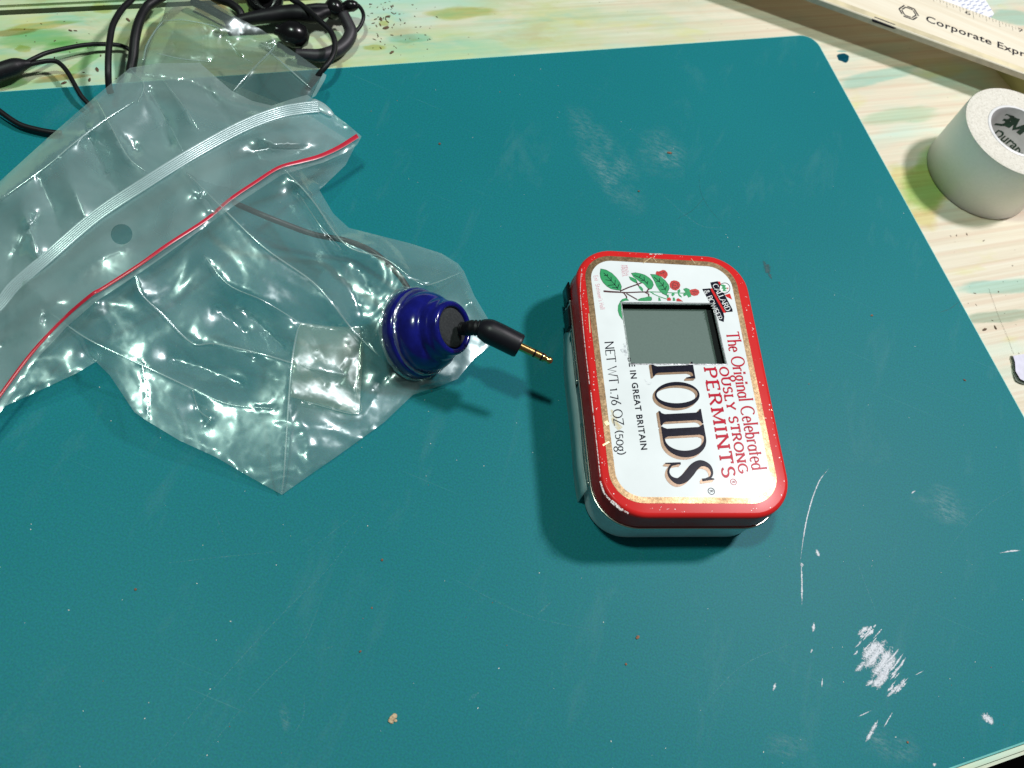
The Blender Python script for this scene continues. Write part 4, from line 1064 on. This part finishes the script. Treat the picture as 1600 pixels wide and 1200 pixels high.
# ------------------------------------------------------------------ earphones
ear = empty('earphones', bp(440, 40, TBL))
tag(ear, 'tangled black earphones with ear hooks and thin cords behind the bag', 'earphones')
px_tube('cord', [(38, 99, 4), (60, 88, 4), (75, 82, 3.5), (105, 75, 3), (135, 70, 2.5), (165, 69, 2), (187, 71, 1.5), (202, 77, 1), (210, 82, 0.8)], .78, M_black, ear)
px_tube('cord', [(38, 103, 4), (60, 97.5, 4), (81, 95, 4), (93, 99, 4), (105, 112, 4), (117, 133, 4), (127, 150, 3.5), (138, 162, 3), (144, 169, 2.5)], .82, M_black, ear)
px_tube('cord', [(-30, 150, 3), (0, 174, 2.5), (30, 194, 2), (60, 203, 2), (86, 207.5, 2), (96, 208, 1.5)], .95, M_black, ear)
px_tube('cord', [(222, -22, 10), (205, 0, 11), (190, 15, 12), (177, 37.5, 13), (172, 60, 13), (169.5, 84, 12.5), (169, 112, 11), (170, 134, 8), (173, 146, 6)], 1.12, M_black, ear)
px_tube('cord_splitter', [(-26, 122, 4, 2.6), (-6, 114, 4, 2.9), (20, 105.5, 4.2, 3.0), (30, 102.5, 4.2, 2.6), (40, 100.5, 4.1, 1.7), (48, 99, 4, 1.1)], 3, M_black, ear, 18)
px_tube('ear_hook', [(272, -16, 7), (240, 3, 8), (228, 13, 8), (217, 35, 8), (211, 60, 7), (208, 90, 5), (205, 106, 4), (204, 114, 3)], 1.75, M_black, ear)
px_tube('ear_hook', [(318, -12, 2), (345, 0, 3), (361, 6, 4), (374, 17, 4), (376, 28, 3), (366, 34, 2.5), (345, 24, 2.5), (322, 12, 2.5), (300, 2, 2.5)], 1.5, M_black, ear)
px_tube('ear_hook', [(352, 38, 3, 1.6), (380, 31, 4, 2.2), (410, 26, 5, 2.6), (440, 22, 5, 3.1), (468, 21, 6, 3.3), (490, 26, 6, 2.7), (505, 20, 6, 2.2), (520, 16, 6, 2)], 2.5, M_black, ear, 18)
px_tube('ear_hook', [(536, 22, 6, 2.2), (544, 38, 5, 2.3), (548, 52, 4, 2.5), (540, 68, 3, 2.6), (524, 80, 2.4, 2.7), (502, 87, 2.4, 2.6), (480, 86, 2.4, 2.3), (462, 84, 2.2, 1.8)], 2.5, M_hook, ear, 18)
px_tube('cord', [(430, -24, 8), (455, -2, 8.5), (470, 7, 9), (486, 20, 10), (500, 33, 11), (515, 47, 11), (522, 61, 11), (523, 76, 10.5), (518, 91, 10), (507, 106, 9), (494, 122, 6), (480, 140, 2)], 1.05, M_black, ear)
px_tube('cord', [(545, 5, 6), (557, 7, 6), (565, 15, 6), (568, 26, 6), (564, 39, 5), (554, 51, 4), (540, 60, 3)], .75, M_black, ear)
def bud(px, py, z, prof, axis, mat=M_blackgloss, name='earbud'):
    vs, fs = lathe([(a*MM, r*MM) for a, r in prof], bp(px, py, z*MM), axis, 32)
    return auto_smooth(obj(name, mesh_from(name, vs, fs), mat, ear), 50)
BUD = [(-5, 0), (-5, 3.5), (-4, 5.6), (-2, 6.8), (0, 7.2), (1.6, 7.0), (2.6, 6.2), (3.0, 5.2), (2.6, 4.6), (2.9, 3.0), (4.2, 2.6), (6.2, 2.5), (6.8, 1.8), (6.9, 0)]
bud(413, -4, 5.0, BUD, (.25, -.5, .85))
bud(461, 55, 4.4, [(-5.2, 0), (-5, 2.4), (-3, 4.2), (0, 5.0), (3, 4.6), (5, 3.2), (6.2, 2.0), (7.5, 1.8), (7.6, 0)], (-.86, -.35, .2))
bud(523, 13, 6.0, [(-4, 0), (-3.8, 2.2), (-2.2, 3.6), (0, 4.1), (2.0, 3.7), (3.2, 2.6), (3.6, 0)], (.5, .4, .7))
bud(548, 9, 6.2, [(-3, 0), (-2.6, 1.6), (-1, 2.3), (1, 2.2), (2.6, 1.4), (3, 0)], (1, .3, .3))
px_tube('strap', [(476, 14, 6, 1.6), (495, 12, 7, 1.7), (512, 12, 7, 1.6)], 1.6, M_black, ear)

# ------------------------------------------------------------------ wooden ruler, resting on a block
RH = .0155
def ruler_mat():
    m_, nt, p = new_mat('pale_ruler_wood')
    g = noise_tex(nt, 1, 4, .6, coords(nt, (14, 500, 14), (0, 0, -.078)), .3)
    c = ramp(nt, g, [(.3, (.76, .66, .51)), (.55, (.83, .75, .61)), (.8, (.87, .80, .68))])
    nt.links.new(c, p.inputs['Base Color']); p.inputs['Roughness'].default_value = .38; return m_
M_ruler = ruler_mat()
ra = math.radians(4.476)
RD = Vector((math.cos(ra), math.sin(ra), 0)); RN = Vector((-math.sin(ra), math.cos(ra), 0))
R0 = bp(1269, 0, RH-.002)            # a point on the lower side's foot line
def rp(s, w_, z): return Vector((R0.x, R0.y, 0))+RD*s+RN*w_+Vector((0, 0, z))
def r_sw(px, py, z=RH):
    p = bp(px, py, z)-Vector((R0.x, R0.y, z)); return p.dot(RD), p.dot(RN)
ruler = empty('ruler', rp(.05, .015, RH-.003)); ruler.rotation_euler.z = ra
bpy.context.view_layer.update()
tag(ruler, 'pale wooden ruler with black lettering and inch marks raised above the table', 'ruler')
WR = r_sw(1522, 14.5)[1]
prof = [(0, RH-.0033), (0, RH-.0009), (.0003, RH-.0005), (.0030, RH-.0001), (.0050, RH), (WR-.0075, RH), (WR+.0003, RH-.0012), (WR+.0005, RH-.0033)]
vs, fs = [], []
SS = [-.10, .205]
for s in SS:
    for (a, z) in prof: vs.append(rp(s, a, z))
n = len(prof)
for k in range(n): fs.append((k, (k+1) % n, n+(k+1) % n, n+k))
fs += [tuple(range(n))[::-1], tuple(range(n, 2*n))]
obj('ruler_body', mesh_from('ruler_body', vs, fs), M_ruler, ruler, False)
def r_patch(pts, dz): return [rp(s, a, z+dz) for s, a, z in pts]
M_band = simple('amber_edge_shading', (.66, .57, .38), .3, var=.25, scale=60)  # soft brown shading of the lower edge, painted as a flat band
obj('edge_shading_band', mesh_from('edge_shading_band', [rp(-.1, .0006, RH-.00042), rp(.205, .0006, RH-.00042), rp(.205, .0030, RH-.00006), rp(-.1, .0030, RH-.00006)], [(0, 1, 2, 3)]), M_band, ruler, False)
M_side = simple('grey_ruler_side', (.52, .47, .40), .5, var=.12)
obj('side_face', mesh_from('side_face', [rp(-.1, -.00004, RH-.0032), rp(.205, -.00004, RH-.0032), rp(.205, -.00004, RH-.0010), rp(-.1, -.00004, RH-.0010)], [(0, 1, 2, 3)]), M_side, ruler, False)
s0 = r_sw(1363, 32)[0]; s1 = r_sw(1402, 43)[0]
vs = [rp(s0, -.00012, RH-.0008), rp(s0+.0008, -.00012, RH-.0018), rp(s1-.001, -.00012, RH-.0017), rp(s1, -.00012, RH-.0009), rp(s1-.001, .0012, RH-.00022), rp(s0+.001, .0014, RH-.0002)]
obj('notch', mesh_from('notch', vs, [(0, 1, 2, 3), (0, 3, 4, 5)]), M_ink, ruler, False)
s0 = r_sw(1528, 88)[0]
obj('groove', mesh_from('groove', [rp(s0, -.0001, RH-.00085), rp(.205, -.0001, RH-.0012), rp(.205, -.0001, RH-.0007), rp(s0, -.0001, RH-.0008)], [(0, 1, 2, 3)]), M_ink, ruler, False)
# inch scale: bevel slopes down from WR-.0075 to WR
def bev(a): return RH-.0012*max(0, (a-(WR-.0075))/.0078)
M_tick = simple('scale_ink', (.10, .085, .06), .5)
s6 = r_sw(1522.5, 14.5)[0]; inch = .0254; parts = []
for k in range(-40, 40):
    s = s6+k*inch/16
    if not -.09 < s < .2: continue
    ln = .0064 if k % 16 == 0 else .0052 if k % 8 == 0 else .0042 if k % 4 == 0 else .0030 if k % 2 == 0 else .0020
    hw = .00009
    vs = [rp(s+d, a, bev(a)+.00002) for d, a in ((-hw, WR), (hw, WR), (hw, WR-ln), (-hw, WR-ln))]
    parts.append((vs, [(0, 1, 2, 3)]))
tag(obj('inch_scale', mesh_from('inch_scale', *join(parts)), M_tick, ruler, False), kind='stuff')
def ruler_text(name, v, f, p0, p1, h, parent=ruler, mat=M_ink, z=None):
    a, b_ = r_sw(*p0), r_sw(*p1); L = b_[0]-a[0]
    vs = [rp(a[0]+L*x, a[1]+h*y, (bev(a[1]+h*y))+.00003) for x, y in v]
    return obj(name, mesh_from(name, vs, f), mat, parent, False)
v, f = fit_font('Corporate Express', .016, 1.06)
e0 = (1446.5, 33); e1s, e1w = r_sw(1600, 75)
a0 = r_sw(*e0)
# the visible part 'Corporate Exp' spans to the picture's edge
v2, f2 = font_mesh('Corporate Express', .008, 1.06); v1, _ = font_mesh('Corporate Expr', .008, 1.06)
frac = (max(p[0] for p in v2)-min(p[0] for p in v2))/(max(p[0] for p in v1)-min(p[0] for p in v1))
L = (r_sw(1602, 77)[0]-a0[0])*frac
capH = .0040
vs = [rp(a0[0]+L*x, a0[1]+capH*y, RH+.00003) for x, y in v]
obj('lettering', mesh_from('lettering', vs, f), M_ink, ruler, False)
v, f = fit_font('6'); ruler_text('scale_number', v, f, (1509, 20), (1517.5, 24), .0030)
v, f = fit_font('7'); ruler_text('scale_number', v, f, (1593, 47), (1601, 50), .0030)
# hexagonal emblem of folded bars
c = np.array(r_sw(1420, 19.5)); parts = []
def hexp(r, k): a = math.radians(60*k+0); return (r*math.cos(a), r*.92*math.sin(a))
rr_ = .0046
for k in range(6):
    A, B = np.array(hexp(rr_, k)), np.array(hexp(rr_, k+1)); A2, B2 = np.array(hexp(rr_*.74, k)), np.array(hexp(rr_*.74, k+1))
    if k % 2 == 0:
        parts.append(ribbon([tuple(A), tuple(B)], lambda a, b: .00068)); parts.append(ribbon([tuple(A2), tuple(A2+(B2-A2)*.85)], lambda a, b: .0006))
    else:
        parts.append(ribbon([tuple(A), tuple(A+(B-A)*.72)], lambda a, b: .00068)); parts.append(ribbon([tuple(A2), tuple(B2)], lambda a, b: .0006))
out = [([rp(c[0]+p[0], c[1]+p[1], RH+.00003+i*1e-7) for p in vs], fs) for i, (vs, fs) in enumerate(parts)]
obj('emblem', mesh_from('emblem', *join(out)), M_ink, ruler, False)
# block under the ruler's right part
M_block = simple('yellow_block', (.42, .40, .17), .6, var=.12, scale=60)
blk = empty('wood_block', bp(1600, 120, TBL))
tag(blk, 'small yellowish block under the right end of the wooden ruler', 'block')
bt = RH-.0034
e0, e1 = bp(1553, 107, TBL), bp(1600, 163, TBL)
dv = (e1-e0).normalized(); nv = Vector((-dv.y, dv.x, 0))
if nv.x < 0: nv = -nv
foot = [e0-dv*.010, e1+dv*.012, rp(.2, WR-.008, 0), rp(.145, WR-.008, 0)]
vs = [Vector((p.x, p.y, z)) for z in (TBL, bt) for p in foot]
o = obj('block_body', mesh_from('block_body', vs, [(0, 3, 2, 1), (4, 5, 6, 7), (0, 1, 5, 4), (1, 2, 6, 5), (2, 3, 7, 6), (3, 0, 4, 7)]), M_block, blk, False)
# far support so the ruler lies level (left, outside the frame)

# ------------------------------------------------------------------ roll of white tape
TCX, TCY, TRR, THH, TRI = .14687, .33925, .02307, .0260, .0121
roll = empty('tape_roll', (TCX, TCY, TBL))
tag(roll, 'roll of white cloth tape standing on its side by the ruler', 'tape roll')
roll['label'] = 'roll of white cloth tape lying flat beside the ruler on bare wood'
def tape_mat():
    m_, nt, p = new_mat('white_cloth_tape'); v = coords(nt)
    n = noise_tex(nt, 900, 4, .7, v)
    nt.links.new(ramp(nt, n, [(.3, (.84, .88, .79)), (.7, (.90, .93, .85))]), p.inputs['Base Color']); p.inputs['Roughness'].default_value = .42
    p.inputs['Subsurface Weight'].default_value = 1.0; p.inputs['Subsurface Radius'].default_value = (.020, .022, .018); p.inputs['Subsurface Scale'].default_value = 1.0
    bump(nt, p, n, .1, .0001); return m_
def tape_side_mat():
    m_, nt, p = new_mat('dusty_tape_side'); v = coords(nt)
    n = noise_tex(nt, 1100, 5, .75, v); d = noise_tex(nt, 1500, 4, .75, v)
    c = ramp(nt, n, [(.3, (.56, .52, .45)), (.55, (.74, .70, .63)), (.8, (.82, .79, .74))])
    c = mixc(nt, ramp(nt, d, [(.60, (0, 0, 0)), (.69, (1, 1, 1))]), c, (.26, .24, .21))
    nt.links.new(c, p.inputs['Base Color']); p.inputs['Roughness'].default_value = .8; bump(nt, p, n, .5, .0003); return m_
TO = Vector((TCX, TCY, TBL)); HT = THH-TBL
prof = [(.0001, TRI+.0015), (.0001, TRR-.0005), (.0006, TRR), (HT-.0008, TRR), (HT-.0002, TRR-.0003)]
vs, fs = lathe(prof, TO, (0, 0, 1), 72); auto_smooth(obj('tape_wall', mesh_from('tape_wall', vs, fs), tape_mat(), roll), 50)
prof = [(HT-.0002, TRR-.0003), (HT, TRR-.0009), (HT+.0001, TRR-.003), (HT-.0001, TRI+.0026), (HT, TRI+.0014)]
vs, fs = lathe(prof, TO, (0, 0, 1), 72); obj('tape_side', mesh_from('tape_side', vs, fs), tape_side_mat(), roll)
M_core = simple('white_plastic_core', (.74, .73, .74), .35)
prof = [(HT-.002, TRI+.0014), (HT+.0001, TRI+.0013), (HT+.0003, TRI+.0007), (HT+.0002, TRI+.0002), (HT-.0006, TRI), (.0004, TRI), (.0002, TRI+.0015)]
vs, fs = lathe(prof, TO, (0, 0, 1), 72); auto_smooth(obj('core', mesh_from('core', vs, fs), M_core, roll), 50)
M_coregreen = simple('dark_green_ink', (.010, .055, .030), .4, var=.3)
def core_text(name, s, a0, a1, z, h, tilt, bold, shear=0.0):
    """lettering printed on the inner wall of the core, from angle a0 to a1 (degrees)"""
    v, f = fit_font(s, bold, 1.0, s[0] if s[0].isdigit() else 'D')
    vs = []
    for x, y in v:
        a = math.radians(a0+(a1-a0)*(x+shear*y))
        vs.append((TCX+(TRI-.00006)*math.cos(a), TCY+(TRI-.00006)*math.sin(a), z+tilt*x+h*y))
    return obj(name, mesh_from(name, vs, f), M_coregreen, roll, False)
GL['3'] = (.74, [[(.08, 1.0), (.50, 1.0)]+arc(.40, .76, .26, .24, 80, -90, 8)+[(.26, .52)], [(.26, .52)]+arc(.40, .27, .28, .27, 90, -90, 10)+[(.06, 0)]])
parts, adv = text_ribbons('3M', .30, .20, track=.06); out = []
for i, (vs, fs) in enumerate(parts):
    q_ = []
    for x, y in vs:
        a = math.radians(118-56*(x+.12*y)/adv); r = TRI-.00006-i*4e-6
        q_.append((TCX+r*math.cos(a), TCY+r*math.sin(a), .0166+.0056*y))
    out.append((q_, fs))
obj('lettering', mesh_from('lettering', *join(out)), M_coregreen, roll, False)
core_text('lettering', 'Durapore', 103, 0, .0098, .0042, 0, .02, .03)

# ------------------------------------------------------------------ small things on the table
M_paper = simple('white_paper', (.80, .80, .86), .6, var=.03)
M_print = simple('blue_grey_print', (.30, .33, .48), .6)
pap = empty('printed_paper', bp(1520, 8, TBL))
tag(pap, 'scrap of white printed paper under the far edge of the ruler', 'paper')
corners = [bp(x, y, TBL+.0004) for x, y in ((1462, -30), (1524, -24), (1553, 22), (1530, 48), (1478, 34))]
vs = [c for c in corners]+[c+Vector((0, 0, .0002)) for c in corners]
obj('sheet', mesh_from('sheet', vs, [(4, 3, 2, 1, 0), (5, 6, 7, 8, 9)]+[(i, (i+1) % 5, 5+(i+1) % 5, 5+i) for i in range(5)]), M_paper, pap, False)
parts = []
for r_ in range(7):
    for k in range(9):
        x = 1478+k*9+r_*5; y = -12+r_*6+k*.6+ (k % 2)
        if x > 1536+r_*2.2 or rs.random() < .12: continue
        q_ = [bp(x, y, TBL+.00065), bp(x+6, y-2.2, TBL+.00065), bp(x+6.3, y-.8, TBL+.00065), bp(x+.4, y+1.4, TBL+.00065)]
        parts.append((q_, [(0, 1, 2, 3)]))
tag(obj('print_marks', mesh_from('print_marks', *join(parts)), M_print, pap, False), kind='stuff')
# torn chip at the right edge
chip = empty('paper_chip', bp(1595, 575, TBL))
tag(chip, 'torn pale lilac chip with a dark ragged rim at the right edge of the table', 'scrap')
out = [(1583, 556), (1600, 553), (1622, 556), (1626, 590), (1608, 599), (1594, 592), (1587, 580), (1586, 566)]
lo = [bp(x, y, TBL+.0002) for x, y in out]; hi = [bp(x, y, TBL+.0016) for x, y in out]
n = len(out); obj('chip_body', mesh_from('chip_body', lo+hi, [tuple(range(n))[::-1], tuple(range(n, 2*n))]+[(i, (i+1) % n, n+(i+1) % n, n+i) for i in range(n)]), simple('lilac_card', (.62, .60, .72), .5), chip, False)
out2 = [(1579, 556), (1583, 558), (1585, 567), (1584, 571), (1587, 580), (1590, 585), (1594, 592), (1603, 598), (1599, 600.5), (1592, 598), (1587, 595), (1584, 588), (1583.5, 578), (1581, 572), (1582, 565)]
n = len(out2); lo = [bp(x, y, TBL+.0001) for x, y in out2]; hi = [bp(x+.5, y, TBL+.0006) for x, y in out2]
obj('ragged_rim', mesh_from('ragged_rim', lo+hi, [tuple(range(n, 2*n))]+[(i, (i+1) % n, n+(i+1) % n, n+i) for i in range(n)]), simple('dark_green_rim', (.13, .15, .12), .8, var=.5, scale=1500, bump_s=.6), chip, False)
hair = px_tube('hair', [(1545, 450, -1.4), (1552, 470, -1.3), (1562, 498, -1.4), (1574, 525, -1.3), (1584, 553, -1.4)], .03, simple('hair_brown', (.16, .13, .09), .5), None, 6)
tag(hair, 'single thin dark hair lying on the wood above the torn chip', 'hair')
# ink stains on the wood
def stain_material(name, col, amt, scale=500, lo=.3, hi=.6):
    m_, nt, p = new_mat(name)
    n = noise_tex(nt, scale*.35, 6, .75, coords(nt, (1, 5, 1)), .6); n2 = noise_tex(nt, 60, 4, .6, coords(nt, (1, 2.2, 1)))
    at = N(nt, 'ShaderNodeAttribute', attribute_name='fade')
    k = N_math(nt, 'ADD', N_math(nt, 'MULTIPLY', n, .6), N_math(nt, 'MULTIPLY', n2, .6))
    k = N_math(nt, 'ADD', k, N_math(nt, 'MULTIPLY', at.outputs['Fac'], .5))
    k = N_math(nt, 'MULTIPLY', ramp(nt, k, [(.62, (0, 0, 0)), (1.12, (1, 1, 1))]), amt)
    # a dye: it tints what is under it, so the grain shows through
    nt.nodes.remove(p); tr = N(nt, 'ShaderNodeBsdfTransparent')
    pk = max(col); cc = tuple(min(1, (c/pk)**.75*min(1, pk**.35)) for c in col)
    nt.links.new(mixc(nt, k, (1, 1, 1), cc), tr.inputs[0]); nt.links.new(tr.outputs[0], nt.nodes['Material Output'].inputs[0])
    return m_
stain_n = [0]
def stain(px, py, rx, ry, mat, seed, rot=0, core=.45):
    """soaked-in ink blot: densest inside, thinning out to its rim"""
    stain_n[0] += 1; vs, fs, fade = [bp(px, py, TBL+.00003+stain_n[0]*.00001)], [], [1.0]; K = 30
    for ring, (q_, fd) in enumerate(((core, 1.0), ((1+core)/2, .75), (1.0, 0.0))):
        for k in range(K):
            a = 2*math.pi*k/K; j = 1+.34*noise.noise(Vector((math.cos(a)*1.6, math.sin(a)*1.6, seed)))
            x, y = rx*j*q_*math.cos(a), ry*j*q_*math.sin(a)
            vs.append(bp(px+x*math.cos(rot)-y*math.sin(rot), py+x*math.sin(rot)+y*math.cos(rot), TBL+.00003+stain_n[0]*.00001)); fade.append(fd)
    for k in range(K):
        fs.append((0, 1+(k+1) % K, 1+k))
        for r_ in range(2):
            a, b_ = 1+r_*K+k, 1+r_*K+(k+1) % K; fs.append((a, b_, b_+K, a+K))
    ti = table.matrix_world.inverted(); vs = [ti @ v for v in vs]
    me = mesh_from('ink_stain', vs, fs); at = me.attributes.new('fade', 'FLOAT', 'POINT'); at.data.foreach_set('value', fade)
    o = bpy.data.objects.new('ink_stain', me); COL.objects.link(o); me.materials.append(mat); o.parent = table
    return o
stain(1317.5, 90, 10.5, 7, stain_material('blue_ink_stain', (.008, .055, .085), 1.0, 1200), 1.2, .35, .85)
stain(1315, 80, 9, 1.6, stain_material('pale_ink', (.20, .45, .50), .6, 1500), 4.2, .05)
M_tealwash = stain_material('teal_wash', (.30, .62, .64), .45, 260)
stain(1370, 120, 75, 13, M_tealwash, 7.7, -.20); stain(1560, 448, 80, 14, M_tealwash, 3.7, -.08); stain(1590, 28, 60, 12, M_tealwash, 5.7, .1)
stain(1570, 495, 70, 10, stain_material('grey_wash', (.36, .46, .43), .65, 240), 2.7, -.08)
stain(1430, 300, 46, 60, stain_material('yellow_wash', (.70, .66, .30), .50, 200), 8.7, -.5)
stain(1448, 285, 40, 50, stain_material('green_wash', (.30, .52, .20), .50, 180), 9.7, .3)
stain(1410, 180, 70, 16, stain_material('mint_wash', (.50, .72, .62), .45, 200), 12.7, -.1)
M_g1 = stain_material('green_stain', (.24, .46, .22), .45, 240); M_g2 = stain_material('olive_stain', (.52, .47, .14), .48, 240); M_g3 = stain_material('rust_stain', (.42, .24, .10), .5, 300)
for a in ((60, 60, 75, 16, M_g1, 1.1, -.1), (110, 72, 50, 10, M_g1, 2.1, -.1), (20, 130, 30, 9, M_g1, 3.1, -.2), (60, 40, 60, 7, M_g2, 4.1, -.1), (22, 50, 40, 6, M_g3, 5.1, -.1), (160, 12, 24, 9, M_g2, 6.1, 0), (130, 100, 36, 9, M_g1, 7.1, -.6),
          (388, 12, 26, 16, M_g2, 8.1, .6), (330, 10, 30, 18, M_g3, 9.1, .4), (36, 76, 16, 6, M_g2, 10.1, 0), (90, 122, 50, 6, M_g3, 11.1, -.12), (585, 74, 20, 5, M_g2, 12.1, 0), (600, 36, 10, 5, M_g2, 13.1, 0), (640, 60, 40, 8, M_tealwash, 14.1, -.05), (720, 20, 60, 10, M_g2, 15.1, -.05)): stain(*a)
# dirt and crumbs
def bits(name, spots, mat, base, parent=None):
    parts = []
    for (x, y, r, st_, an) in spots:
        c = bp(x, y, base); vs = []
        b_ = bmesh.new(); bmesh.ops.create_icosphere(b_, subdivisions=1, radius=1)
        for v in b_.verts:
            co = v.co*(1+.35*noise.noise(v.co*2+Vector((x, y, 0))))
            X = co.x*r*st_; Y = co.y*r; vs.append(Vector((c.x+X*math.cos(an)-Y*math.sin(an), c.y+X*math.sin(an)+Y*math.cos(an), c.z+r*.35+co.z*r*.4)))
        fs = [tuple(v.index for v in f_.verts) for f_ in b_.faces]; b_.free(); parts.append((vs, fs))
    o = obj(name, mesh_from(name, *join(parts)), mat, parent, False)
    return o
sp1 = []
for k in range(75):
    x = 575+abs(rs.gauss(0, 48)); y = rs.uniform(0, 88)
    sp1.append((x, y, rs.uniform(.0001, .0003), rs.uniform(1, 4), rs.uniform(0, 3)))
for k in range(18): sp1.append((rs.uniform(0, 200), rs.uniform(12, 130), rs.uniform(.0001, .0003), rs.uniform(1, 3), rs.uniform(0, 3)))
for k in range(16): sp1.append((rs.uniform(1480, 1600), rs.uniform(350, 560), rs.uniform(.0001, .00028), rs.uniform(1, 4), rs.uniform(0, 3)))
for (x, y, r) in ((152, 109, .0007), (110, 48, .0005), (200, 31, .0007), (100, 130, .0007), (140, 125, .0006), (612, 82, .0007), (595, 30, .0007), (606, 26, .0007), (603, 44, .0009), (1538, 515, .0007), (1555, 512, .0006), (1560, 456, .0003)):
    sp1.append((x, y, r*.8, 2.2, rs.uniform(0, 3)))
tag(bits('wood_crumbs', sp1, simple('crumb_brown', (.10, .055, .030), .8, var=.5, scale=900), TBL), 'dark crumbs scattered over the bare wood', None, None, 'stuff')
inmat = lambda x, y: y > 160-.075*x and x < 1290+.57*(y-90) and y > 75
sp2 = []
while len(sp2) < 170:
    x, y = rs.uniform(0, 1600), rs.uniform(60, 1200)
    if inmat(x, y): sp2.append((x, y, rs.choice((.00006, .00008, .0001, .00014)), rs.uniform(1, 2), rs.uniform(0, 3)))
tag(bits('pale_dust', sp2, simple('dust_white', (.70, .70, .66), .8), .00003), 'pale dust specks over the teal mat', None, None, 'stuff')
sp3 = [(1046, 239, .0006, 2, .4), (998, 299, .0004, 1.2, 0), (597, 875, .0004, 1, 0), (581, 950, .0003, 1, 0), (563, 1018, .00035, 1.2, 1), (996, 996, .0005, 1.5, 1), (978, 1038, .0004, 1, 0), (1507, 594, .0004, 1.5, 0), (1362, 493, .0004, 1.4, .5), (1418, 1160, .0004, 1, 0), (687, 225, .0005, 1, 0), (212, 921, .0004, 1, 0)]
for k in range(45):
    x, y = rs.uniform(0, 1600), rs.uniform(60, 1200)
    if inmat(x, y): sp3.append((x, y, rs.choice((.00007, .0001, .00014)), rs.uniform(1, 2), rs.uniform(0, 3)))
tag(bits('brown_dust', sp3, simple('dust_brown', (.20, .09, .05), .8, var=.6, scale=700), .00003), 'dark dust specks over the teal mat', None, None, 'stuff')
sp4 = [(613, 1122, .0009, 1.2, .8), (617, 1119, .0007, 1.2, 2), (611, 1127, .0006, 1.5, 0), (618, 1126, .0005, 1, 0)]
tag(bits('crumb', sp4, simple('crumb_tan', (.55, .40, .25), .8, var=.4, scale=1500), .00003), 'small tan crumb alone on the lower part of the teal mat', 'crumb')
